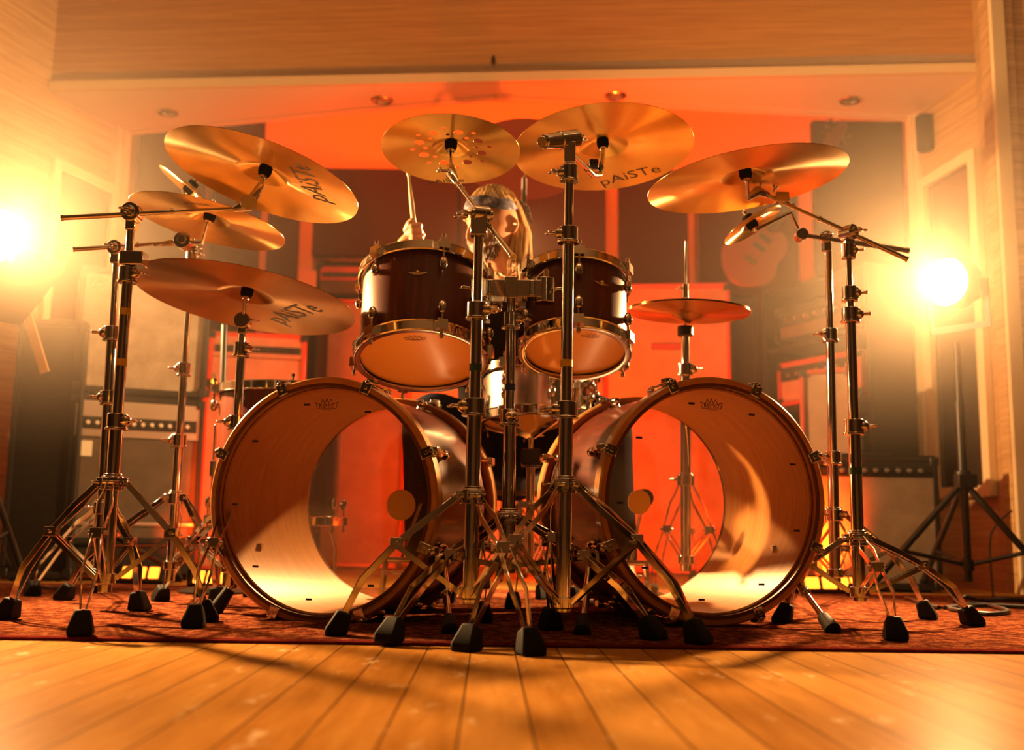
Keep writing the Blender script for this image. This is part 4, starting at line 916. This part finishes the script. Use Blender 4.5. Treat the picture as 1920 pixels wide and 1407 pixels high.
# dark fabric panels
def panel(label, x0, x1, y0, y1, Y, group='dark fabric panels on the back wall', th=.06):
    a, b = P(x0, (y0+y1)/2, Y), P(x1, (y0+y1)/2, Y); z1, z0 = P((x0+x1)/2, y0, Y).z, P((x0+x1)/2, y1, Y).z
    r = thing('acoustic_panel', label, 'acoustic panel', ((a.x+b.x)/2, Y+th, (z0+z1)/2), group); mb = MB().box((0, -th/2, 0), (b.x-a.x, th, z1-z0)); build('fabric_face', mb, 'acoustic', r, False, bevel=.012)
    build('wall_batten', MB().box((0, (YB-Y-th)/2 if YB-Y-th < .2 else .02, 0), ((b.x-a.x)*.4, YB-Y-th if YB-Y-th < .2 else .04, .05)), 'tolex', r, False)
panel('tall dark fabric panel at far left of the back wall, beside the pale post', 245, 377, 200, 760, 6.9)
panel('dark fabric panel, second from the left on the back wall', 397, 486, 200, 640, 6.9)
panel('narrow dark fabric panel behind the upper left crash cymbal', 499, 556, 318, 700, 6.9)
panel('dark fabric panel on the back wall behind the raised drumstick', 587, 858, 316, 482, 6.9)
panel('dark fabric panel on the back wall right behind the drummer', 860, 1136, 316, 700, 6.9)
panel('dark fabric panel right of the drummer, above the hi-hat rod', 1160, 1291, 318, 545, 6.9)
panel('dark fabric panel behind the small splash cymbal', 1313, 1500, 318, 760, 6.9)
panel('big dark fabric panel at far right, behind the right stands', 1532, 1706, 226, 872, 5.75)
# small loudspeaker on the right alcove post
p = P(1733, 250, 5.05); r = thing('wall_speaker', 'small dark loudspeaker high on the right alcove wall', 'speaker', p); mb = MB(); mb.path([(0,0,-.095), (0,0,-.085), (0,0,.085), (0,0,.095)], [.026, .040, .040, .026], 16); build('speaker_body', mb, 'tolex', r, False)
build('wall_bracket', MB().box((.05, .0, 0), (.06, .02, .03)), 'blackmetal', r, False)

# ------------------------------------------------------------------ stage lights
def stage_light(label, c, aim, doors=True):
    d = (V(aim)-V(c)).normalized(); m = frame(c, d, (d.y, -d.x, 0)); r = thing('stage_light', label, 'stage light', m)      # local z looks along the beam
    build('housing', MB().lathe([(.088, .0), (.092, .0), (.092, -.10), (.070, -.17), (.040, -.20), (.0, -.20), (.0, -.19), (.036, -.19), (.064, -.165), (.088, -.10)], 36, cap=False), 'blackmetal', r, False)
    build('lens', MB().lathe([(0, -.006), (.05, -.010), (.087, -.022)], 36, cap=False), 'lens', r, False)
    mb = MB(); mb.strip([V((-.11, 0, -.08)), V((-.11, .17, -.08)), V((.11, .17, -.08)), V((.11, 0, -.08))], .03, .005, (0,0,1)); build('yoke', mb, 'blackmetal', r, False)
    if doors:
        q = [P(-90, 498, 3.50), P(128, 486, 3.60), P(112, 520, 3.58), P(38, 612, 3.56), P(-90, 585, 3.54)]; nn = (q[1]-q[0]).cross(q[4]-q[0]).normalized()*.002
        mb = MB().add(q+[p+nn for p in q], [(4,3,2,1,0), (5,6,7,8,9)]+[(i, (i+1) % 5, 5+(i+1) % 5, 5+i) for i in range(5)]); build('barn_door', mb, 'blackmetal', r)
    return r, m
def light_stand(label, top, hub_z, feet):
    r = thing('light_stand', label, 'light stand', (top.x, top.y, 0)); mb = MB(); x, y = top.x, top.y
    mb.tube((x, y, .06), (x, y, hub_z+.3), .017, n=16); mb.tube((x, y, hub_z+.3), (x, y, top.z-.05), .013, n=14); build('pole_section', mb, 'blackmetal', r)
    mb = MB(); mb.tube((x, y, hub_z-.03), (x, y, hub_z+.04), .030, n=16); mb.box((x, y-.02, hub_z), (.07, .05, .05)); build('hub_collar', mb, 'blackmetal', r, bevel=.003)
    low = V((x, y, .12)); build('lower_collar', MB().tube(low+V((0,0,-.02)), low+V((0,0,.02)), .026, n=14), 'blackmetal', r)
    for f in feet:
        F = V((f[0], f[1], .012)); H = V((x, y, hub_z)); mb = MB().tube(H, F, .0125, n=12); l = build('leg', mb, 'blackmetal', r); build('rubber_foot', MB().path([F+(H-F).normalized()*-.0, F+(H-F).normalized()*.05], .017, 10), 'rubber', l)
        build('brace', MB().tube(low, H.lerp(F, .62), .008, n=8), 'blackmetal', l)
stage_light('bright tungsten stage light at right, glaring towards the kit', LAMP_R, AIM_R, False)
tp = V((LAMP_R.x+.075, LAMP_R.y+.10, LAMP_R.z-.16)); light_stand('black tripod light stand by the right wall, carrying the right stage light', tp, P(1832, 903, 3.98).z, [(tp.x-.42, tp.y-.10), (tp.x+.28, tp.y-.16), (tp.x-.05, tp.y+.34)])
stage_light('bright tungsten stage light with barn doors at the left picture edge', LAMP_L, AIM_L, True)
tl = V((LAMP_L.x-.06, LAMP_L.y+.10, LAMP_L.z-.16)); light_stand('black tripod light stand at the left picture edge, carrying the left stage light', tl, .5, [(tl.x-.35, tl.y-.10), (tl.x+.20, tl.y-.30), (tl.x+.05, tl.y+.34)])
p0, p1 = P(52, 592, 3.75), P(84, 698, 3.75); tag(build('wooden_slat', MB().strip([p0, p0.lerp(p1, .5), p1], .03, .012, (0,1,0)), 'stickwood'), 'short pale wooden slat leaning below the left stage light', 'slat')
def floor_light(label, c, aim, e, ang=120):
    c = V(c); r = thing('floor_light', label, 'floor light', (c.x, c.y, 0)); d = (V(aim)-c).normalized(); m = frame(c, d, (1,0,0))
    build('housing', MB().lathe([(.062, .004), (.066, .004), (.066, -.06), (.05, -.09), (0, -.09), (0, -.085), (.048, -.085), (.062, -.058)], 28, m, cap=False), 'blackmetal', r)
    build('lens', MB().lathe([(0, -.004), (.061, -.004)], 28, m, cap=False), 'redlens', r); mb = MB(); mb.strip([c+V((-.075,0,0)), V((c.x-.075, c.y, .008)), V((c.x+.075, c.y, .008)), c+V((.075,0,0))], .03, .004, (0,1,0)); build('bracket', mb, 'blackmetal', r)
    light('red_uplight', 'SPOT', c+d*.012, aim, e, RED, .05, ang, .5)
def floor_bar(label, px, py, w, yaw, aim, e, ang):
    c = ground(px, py, .008); r = thing('floor_light', label, 'floor light', local((c.x, c.y, 0), yaw)); tl_ = Matrix.Translation((0, 0, .045)) @ Matrix.Rotation(-.35, 4, 'X')
    build('housing', MB().box((0, .035, 0), (w+.03, .06, .066), tl_), 'blackmetal', r, False, bevel=.006)
    for k in range(3):
        x = (k-1)*w/3; build('lens', MB().box((x, .003, 0), (w/3-.012, .008, .045), tl_), 'redlens', r, False, bevel=.004)
    for x in (-.5, .5): build('bracket', MB().box((x*(w+.045), .03, .035), (.010, .04, .07)), 'blackmetal', r, False)
    q = V((c.x, c.y+.10, .12)); light('red_uplight', 'SPOT', q, aim, e, RED, .05, ang, .5)
floor_bar('glowing orange red floor light bar right of the right bass drum, before the amplifier', 1556, 1112, .20, .1, (0.9, 6.6, 1.3), 130, 120)
floor_bar('glowing orange red floor light bar left of the left bass drum', 396, 1102, .16, -.3, (-.7, 6.6, 1.2), 110, 80)
floor_bar('glowing red floor light bar under the left guitar amplifier', 262, 1092, .16, -.1, (-.3, 6.8, 1.2), 15, 60)
LAMP_B = P(946, 424, 4.75); AIM_B = V((0.0, 2.5, 0.05))
stage_light('stage light behind the drummer, hidden by his head', LAMP_B, AIM_B, False)
light_stand('light stand behind the drum throne, hidden behind the drummer', V((LAMP_B.x+.02, LAMP_B.y+.12, LAMP_B.z-.14)), .45, [(LAMP_B.x-.30, LAMP_B.y+.2), (LAMP_B.x+.32, LAMP_B.y+.2), (LAMP_B.x, LAMP_B.y-.12)])
light('key_back', 'SPOT', LAMP_B + (AIM_B-LAMP_B).normalized()*.03, AIM_B, 700, WARM, .05, 62, .5)
floor_light('red floor light on the floor beside the drum throne', (.30, 4.45, .11), (.2, 7, 1.7), 240)
for x in (-1.2, .2, 1.5): light('red_wall_fill', 'SPOT', (x, 5.75, 3.0), (x, 7.0, 2.2), 55, RED, .08, 150, .8)     # unseen red spots added behind the ceiling band to brighten the upper wall

# ------------------------------------------------------------------ cables
def cable(label, pts, rad=.005):
    cu = []; 
    for i in range(len(pts)-1):
        p0, p1, p2, p3 = (V(pts[max(0, min(len(pts)-1, j))]) for j in (i-1, i, i+1, i+2))
        for k in range(6):
            t_ = k/6; cu.append(.5*((2*p1)+(p2-p0)*t_+(2*p0-5*p1+4*p2-p3)*t_*t_+(3*p1-p0-3*p2+p3)*t_**3))
    cu.append(V(pts[-1])); return tag(build('cable', MB().path(cu, rad, 8), 'cable'), label, 'cable')
gp = lambda x, y, z=.012: ground(x, y, z)
cable('black cable lying in loose bends on the floor at the right edge', [gp(1700, 1121), gp(1760, 1140), gp(1830, 1133), gp(1890, 1146), gp(1850, 1152), gp(1780, 1141), gp(1850, 1136), gp(1960, 1141)], .007)
cable('black cable heaped behind the first at the right edge', [gp(1790, 1128), gp(1812, 1120, .03), gp(1838, 1126), gp(1880, 1124, .02), gp(1960, 1130)], .008)
cable('thin dark cable trailing down from the left light stand', [P(0, 1010, 3.6), gp(30, 1080), gp(75, 1100), gp(130, 1105)], .004)
cable('reddish lit cable running down the right wall corner', [P(1897, 958, 4.2), P(1868, 985, 4.2), P(1856, 1020, 4.2), gp(1862, 1118)], .004)
mic = P(424, 770, 3.6); r = thing('microphone_stand', 'thin black microphone stand behind the left bass drum', 'microphone stand', (mic.x, mic.y, 0)); tp = P(421, 610, 3.6)
build('pole_section', MB().tube((mic.x, mic.y, .02), tp, .011, n=12), 'blackmetal', r); build('round_base', MB().lathe([(.0, .004), (.12, .004), (.125, .012), (.10, .022), (0, .028)], 32, Matrix.Translation((mic.x, mic.y, 0))), 'blackmetal', r)

# ------------------------------------------------------------------ drummer
HC = P(928, 420, 3.30)                                    # middle of the head
fd = V((-.74, -.58, -.36)).normalized()                  # he looks down towards his right hand
HM = frame(HC, V((0.04, -.10, 1)), V((1, 0, 0)))
zup = (V((0.02, -.22, 1)) - fd*V((0.02, -.22, 1)).dot(fd)).normalized(); xr = fd.cross(zup)      # xr: his left... local x, y = forward, z = up
HM = Matrix((zup.cross(-fd) if False else fd.cross(zup), fd, zup)).transposed().to_4x4(); HM.translation = HC
def head_mesh():
    mb = MB(); n, k = 48, 40; vs, fs = [], []
    g = lambda a, s: math.exp(-(a/s)**2)
    for i in range(k+1):
        th = PI*i/k; zz = math.cos(th); rr = math.sin(th)
        for j in range(n):
            a = 2*PI*j/n; x = rr*math.sin(a); y = rr*math.cos(a); z = zz
            X, Y, Z = x*.076, y*.096, z*.118
            if Z < 0:                                   # narrow to jaw and chin
                f = min(1, -Z/.118); X *= 1 - .34*f; Y = Y*(1-.10*f) + .012*f
            if y > 0:
                fr_ = max(0, y)
                Y += .030*g(X, .0105)*g(Z+.014, .026)*fr_ + .012*g(X, .018)*g(Z+.032, .011)*fr_      # nose
                Y += .010*g(Z-.024, .012)*g(abs(X)-.026, .030)*fr_                                  # brow
                Y -= .017*g(abs(X)-.030, .015)*g(Z-.004, .013)*fr_                                  # eye sockets
                Y += .009*g(abs(X)-.038, .016)*g(Z+.022, .016)*fr_ - .007*g(abs(X)-.046, .016)*g(Z+.058, .018)*fr_                                  # cheeks
                Y += .007*g(X, .020)*g(Z+.056, .008)*fr_ - .005*g(X, .020)*g(Z+.063, .004)*fr_ + .006*g(X, .018)*g(Z+.070, .007)*fr_  # lips
                Y += .009*g(X, .020)*g(Z+.098, .016)*fr_                                            # chin
            vs.append((X, Y, Z))
    for i in range(k):
        for j in range(n):
            q = (j+1) % n; fs.append((i*n+j, (i+1)*n+j, (i+1)*n+q, i*n+q))
    mb.add(vs, fs)
    for s in (-1, 1):                                   # ears: rim and lobe
        pts = [V((s*(.0735+.011*math.sin(t_*PI)), -.004-.017*math.sin(t_*PI), .024-.056*t_)) for t_ in [q/10 for q in range(11)]]
        mb.path(pts, [.0035, .0045, .005, .005, .005, .0048, .0045, .0045, .005, .0055, .004], 10); mb.ball((s*.0715, -.010, -.002), .017, (.28, .60, 1.15), 12)
    return mb
SHR, SHL = V((-.215, 3.50, .985)), V((.165, 3.46, .985)); HIP = V((-.01, 3.68, .54)); CH = V((-.025, 3.52, .86)); NB = V((-.022, 3.44, 1.04))
WR = P(752, 462, 3.20); HN = P(776, 440, 3.17); ELR = V((-.43, 3.36, .83)); ELL = V((.30, 3.30, .76)); WL = V((.16, 3.14, .86)); HL = V((.12, 3.08, .88))
KNR, KNL = V((-.25, 3.22, .55)), V((.28, 3.22, .55)); ANR, ANL = V((-.25, 3.18, .13)), V((.32, 3.16, .13)); TOR, TOL = V((-.26, 3.02, .07)), V((.33, 3.00, .07))
body = MB()
def limb(mb, pts, rs, add=0.0, n=18, **k):
    cu, cr = [], []; m_ = len(pts)
    for i in range(m_-1):
        p0, p1, p2, p3 = (V(pts[max(0, min(m_-1, q))]) for q in (i-1, i, i+1, i+2))
        for q in range(5):
            t_ = q/5; cu.append(.5*((2*p1)+(p2-p0)*t_+(2*p0-5*p1+4*p2-p3)*t_*t_+(3*p1-p0-3*p2+p3)*t_**3)); cr.append(rs[i]*(1-t_)+rs[i+1]*t_+add)
    cu.append(V(pts[-1])); cr.append(rs[-1]+add); mb.path(cu, cr, n, **k); mb.ball(cu[0], cr[0]*.97, n=14); return mb
ARM_R = ([SHR, SHR.lerp(ELR, .35), ELR, ELR.lerp(WR, .35), WR], [.060, .054, .043, .044, .028])
ARM_L = ([SHL, SHL.lerp(ELL, .35), ELL, ELL.lerp(WL, .35), WL], [.060, .054, .043, .044, .028])
HR_, HL_ = HIP+V((-.09,-.03,0)), HIP+V((.09,-.03,0))
LEG_R = ([HR_, HR_.lerp(KNR, .5), KNR, KNR.lerp(ANR, .35), ANR], [.095, .085, .062, .060, .042])
LEG_L = ([HL_, HL_.lerp(KNL, .5), KNL, KNL.lerp(ANL, .35), ANL], [.095, .085, .062, .060, .042])
TORSO = ([HIP, HIP.lerp(CH, .5), CH, CH.lerp(NB, .6), NB.lerp(CH, .12)], [.165, .155, .185, .155, .075])
def torso(mb, add=0.0):
    limb(mb, *TORSO, add, 24, flat=.68, up=(0,1,0)); q = (SHR+SHL)/2; limb(mb, [SHR, SHR.lerp(q, .5)+V((0,0,.022)), q+V((0,0,.035)), SHL.lerp(q, .5)+V((0,0,.022)), SHL], [.058, .066, .07, .066, .058], add); return mb
torso(body); limb(body, [NB.lerp(CH, .3), NB, HC+V((.005,.03,-.05))], [.068, .058, .056])
for a_ in (ARM_R, ARM_L, LEG_R, LEG_L): limb(body, *a_)
for a_, t_ in ((ANR, TOR), (ANL, TOL)): limb(body, [a_, a_.lerp(t_, .5)+V((0,0,-.015)), t_+V((0,0,-.01))], [.042, .040, .030])
hm = head_mesh(); body.add(hm.v, hm.f, HM)
STK_A, STK_B = P(781, 466, 3.19), P(765, 318, 3.14); sd = (STK_B-STK_A).normalized()
def fist(mb, wrist, c, axis, outd):
    """palm on one side of the stick, four fingers of unequal length curled round it, thumb from the side of the palm"""
    c, w = V(c), V(wrist); ax = V(axis).normalized(); o = V(outd); o = (o-ax*o.dot(ax)).normalized(); t_ = ax.cross(o)
    mb.path([w, w.lerp(c, .45)+o*-.012, c+t_*.010-o*.016, c+t_*.016-o*.010+ax*.012], [.026, .033, .034, .026], 12, flat=.75)
    for k, (ln, off) in enumerate(((.96, .030), (1.05, .011), (1.0, -.008), (.82, -.026))):
        b = c + ax*off; R_ = .0165
        pts = [b + (o*math.cos(q)+t_*math.sin(q))*R_*(1.0 if i else 1.55) for i, q in enumerate([2.5, 1.75, 1.0, .25, -.5, -1.2*ln, -1.9*ln])]
        mb.path(pts, [.0105, .0105, .0105, .010, .0095, .0090, .0075], 10)
    pts = [c - o*.020 + ax*.004 - t_*.012, c - t_*.022 + ax*.022 - o*.008, c - t_*.014 + ax*.040 + o*.008, c + ax*.050+o*.014-t_*.002]; mb.path(pts, [.014, .013, .0105, .008], 10)
fist(body, WR, STK_A.lerp(STK_B, .16), sd, V((.2, -1, .1)))
lsd = V((-.55, -.75, .12)).normalized(); LS = V((.11, 3.06, .885)); fist(body, WL, LS, lsd, V((.3, -.3, 1)))
pr_ = thing('person', 'long-haired person in a dark headband drumming behind the kit, one hand raised', 'person', (HIP.x, HIP.y, 0))
bo = build('body', body, 'skin', pr_); rm = bo.modifiers.new('remesh', 'REMESH'); rm.mode = 'VOXEL'; rm.voxel_size = .0033; rm.use_smooth_shade = True
sm_ = bo.modifiers.new('smooth', 'SMOOTH'); sm_.factor = .4; sm_.iterations = 1
dg = bpy.context.evaluated_depsgraph_get(); dg.update(); nm_ = bpy.data.meshes.new_from_object(bo.evaluated_get(dg)); bo.modifiers.clear(); bo.data = nm_
bm = bmesh.new(); bm.from_mesh(nm_); left = set(bm.verts); isl = []
while left:
    st = [left.pop()]; cur = list(st)
    while st:
        for e in st.pop().link_edges:
            for q in e.verts:
                if q in left: left.discard(q); st.append(q); cur.append(q)
    isl.append(cur)
isl.sort(key=len, reverse=True)
bmesh.ops.delete(bm, geom=[v for c in isl[1:] for v in c], context='VERTS'); bm.to_mesh(nm_); bm.free(); nm_.shade_smooth()
def cloth(name, mb, mt):
    o = build(name, mb, mt, pr_); md = o.modifiers.new('r', 'REMESH'); md.mode = 'VOXEL'; md.voxel_size = .007; sm2 = o.modifiers.new('s', 'SMOOTH'); sm2.factor = .5; sm2.iterations = 4
    dg = bpy.context.evaluated_depsgraph_get(); dg.update(); me = bpy.data.meshes.new_from_object(o.evaluated_get(dg)); o.modifiers.clear(); o.data = me; me.shade_smooth(); return o
mb = torso(MB(), .012)
for A_ in (ARM_R, ARM_L): limb(mb, [A_[0][0], A_[0][1], A_[0][0].lerp(A_[0][2], .72)], [.062, .058, .054], .012)
cloth('t_shirt', mb, 'shirt')
mb = MB(); limb(mb, [HIP+V((0,0,-.05)), HIP+V((0,0,.02)), HIP+V((0,-.01,.09))], [.165, .168, .160], .014, 24, flat=.70, up=(0,1,0))
for A_ in (LEG_R, LEG_L): limb(mb, A_[0], A_[1], .013)
cloth('jeans', mb, 'jeans')
for A_, B_ in ((ANR, TOR), (ANL, TOL)): mb = MB(); mb.path([A_+V((0,.05,-.05)), A_+V((0,.02,-.05)), A_.lerp(B_, .6)+V((0,0,-.03)), B_+V((0,-.03,-.03))], [.03, .045, .044, .028], 14, flat=.8); build('shoe', mb, 'leather', pr_)
# eyes, brows, headband, hair, beard
hp = lambda x, y, z: HM @ V((x, y, z))
for s in (-1, 1):
    mb = MB().ball((s*.030, .0705, .003), .0120, n=16, m=HM); build('eye', mb, mat('eye_white' if s < 0 else 'eye_white_b', (.55,.45,.38), .2), pr_)
    lid = MB(); n_ = 16; vs = []; fs = []
    for i in range(7):
        ph = -.35 + i*.32
        for j in range(n_+1): ps = -1.5 + 3.0*j/n_; vs.append((s*.030 + .0131*math.cos(ph)*math.sin(ps), .0705+.0131*math.cos(ph)*math.cos(ps), .003+.0131*math.sin(ph)))
    for i in range(6):
        for j in range(n_): q = i*(n_+1)+j; fs.append((q, q+1, q+n_+2, q+n_+1))
    build('eyelid', MB().add(vs, fs, HM), 'skin', pr_, fix=False)
    mb = MB().path([hp(s*.013, .101, .026), hp(s*.032, .0965, .031), hp(s*.052, .080, .025)], [.0022, .0030, .0015], 8, flat=.7); build('eyebrow', mb, 'hair', pr_)
def head_r(a, z):                                       # outline of the skull at height z
    q = math.sqrt(max(0, 1-(z/.118)**2)); return V((.076*q*math.sin(a), .096*q*math.cos(a), z))
mb = MB(); n = 56; rows = [(.040, 1.05), (.046, 1.075), (.058, 1.085), (.070, 1.09), (.080, 1.08), (.084, 1.05)]; vs, fs = [], []
for i, (z, s) in enumerate(rows):
    for j in range(n):
        a = 2*PI*j/n; tilt = -.022*math.cos(a)*-1; p = head_r(a, z); p = V((p.x*s, p.y*s, .85*z + .010 + .017*math.cos(a) + .0025*math.sin(5*a+i)))
        vs.append(p)
for i in range(len(rows)-1):
    for j in range(n): q = (j+1) % n; fs.append((i*n+j, i*n+q, (i+1)*n+q, (i+1)*n+j))
hb = MB().add(vs, fs, HM); hb.path([hp(-.01, -.105, .055), hp(-.02, -.125, .03), hp(-.03, -.13, -.02)], [.012, .014, .006], 8, flat=.4); hb.path([hp(.012, -.105, .055), hp(.022, -.122, .02), hp(.03, -.135, -.035)], [.012, .014, .006], 8, flat=.4)
tag(build('headband', hb, 'bandana', pr_, fix=False), 'dark patterned headband')
o = bpy.data.objects['headband']; so_ = o.modifiers.new('solid', 'SOLIDIFY'); so_.thickness = .003
hr = MB(); rr = random.Random(5)
cap = MB(); n = 40; vs, fs = [], []
for i in range(11):
    th = .02 + i*.105*1.0; 
    for j in range(n):
        a = 2*PI*j/n; vs.append(V((.080*math.sin(th)*math.sin(a), .100*math.sin(th)*math.cos(a)-.002, .122*math.cos(th))))
for i in range(10):
    for j in range(n): q = (j+1) % n; fs.append((i*n+j, (i+1)*n+j, (i+1)*n+q, i*n+q))
hr.add(vs, fs, HM)
for k in range(230):                                    # long strands from under the band, over the back and sides
    a = PI + rr.uniform(-1.12, 1.12); z = rr.uniform(.0, .085); p = head_r(a, z)*1.06; p.z = z
    side = math.sin(a); L = rr.uniform(.12, .21)
    q0 = HM @ p; q1 = HM @ (V((p.x*1.12, p.y*1.08-.006, p.z-.06))); dn = V((rr.uniform(-.02,.02)+side*.012, rr.uniform(-.015,.02), -1))
    q2 = q1 + dn*L*.45 + V((rr.uniform(-.008,.008),)*3); q3 = q2 + dn*L*.55 + V((rr.uniform(-.02,.02), rr.uniform(-.02,.01), 0))
    hr.path([q0, q1, q2, q3], [.0045, .0052, .0042, .0012], 6)
for k in range(150):                                    # crown strands combed back
    a = rr.uniform(0, 2*PI); th0 = rr.uniform(.05, .35); pts = []
    for i in range(5):
        th = th0 + i*.16; pts.append(HM @ V((.082*math.sin(th)*math.sin(a), .102*math.sin(th)*math.cos(a)-.002, .124*math.cos(th)+rr.uniform(-.001,.002))))
    hr.path(pts, [.001, .003, .0035, .003, .001], 5)
tag(build('hair', hr, 'hair', pr_), 'long blond hair')
bd = MB()
for k in range(520):
    a = rr.uniform(-1.25, 1.25); z = rr.uniform(-.105, -.048) if abs(a) < .5 else rr.uniform(-.095, -.02)
    q = math.sqrt(max(0, 1-(z/.118)**2)); f = -z/.118; p = V((.076*q*math.sin(a)*(1-.34*f)*1.04, (.096*q*math.cos(a)*(1-.1*f)+.012*f)*1.05+.004, z))
    if abs(p.x) < .018 and -.074 < z < -.054: continue
    e = HM @ p; d = (HM.to_3x3() @ V((p.x*.5, .25, -1))).normalized(); bd.path([e, e+d*.008, e+d*rr.uniform(.012, .026)], [.0011, .0010, .0003], 4)
tag(build('beard', bd, 'beard', pr_), 'short beard')
def stick(label, a, b):
    a, b = V(a), V(b); d = (b-a).normalized(); L = (b-a).length; r = thing('drumstick', label, 'drumstick', a); mb = MB(); mb.path([a, a+d*.004, a+d*L*.70, b-d*.022], [.005, .0072, .0070, .0034], 14); build('shaft', mb, 'stickwood', r)
    build('tip', MB().path([b-d*.024, b-d*.016, b-d*.007, b], [.0034, .0058, .0055, .002], 12), 'stickwood', r)
stick('pale wooden drumstick raised upright in the drummer\'s hand', STK_A - sd*.10, STK_B)
stick('second drumstick, held low over the snare drum in the drummer\'s other hand', LS - lsd*.12, LS + lsd*.27)
# throne
r = thing('drum_throne', 'round black drum throne under the drummer', 'stool', (HIP.x, HIP.y+.02, 0)); build('seat', MB().lathe([(0, .34), (.15, .34), (.165, .355), (.165, .40), (.15, .418), (0, .425)], 36), 'leather', r, False)
build('post', MB().tube((0,0,.12), (0,0,.342), .016), 'chrome', r, False); tripod(r, 0, V((HIP.x, HIP.y+.02, .28)), V((HIP.x, HIP.y+.02, .14)), [V((HIP.x+math.cos(a)*.25, HIP.y+.02+math.sin(a)*.25, RT)) for a in (1.0, 3.1, 5.2)], .009, .014, .036)
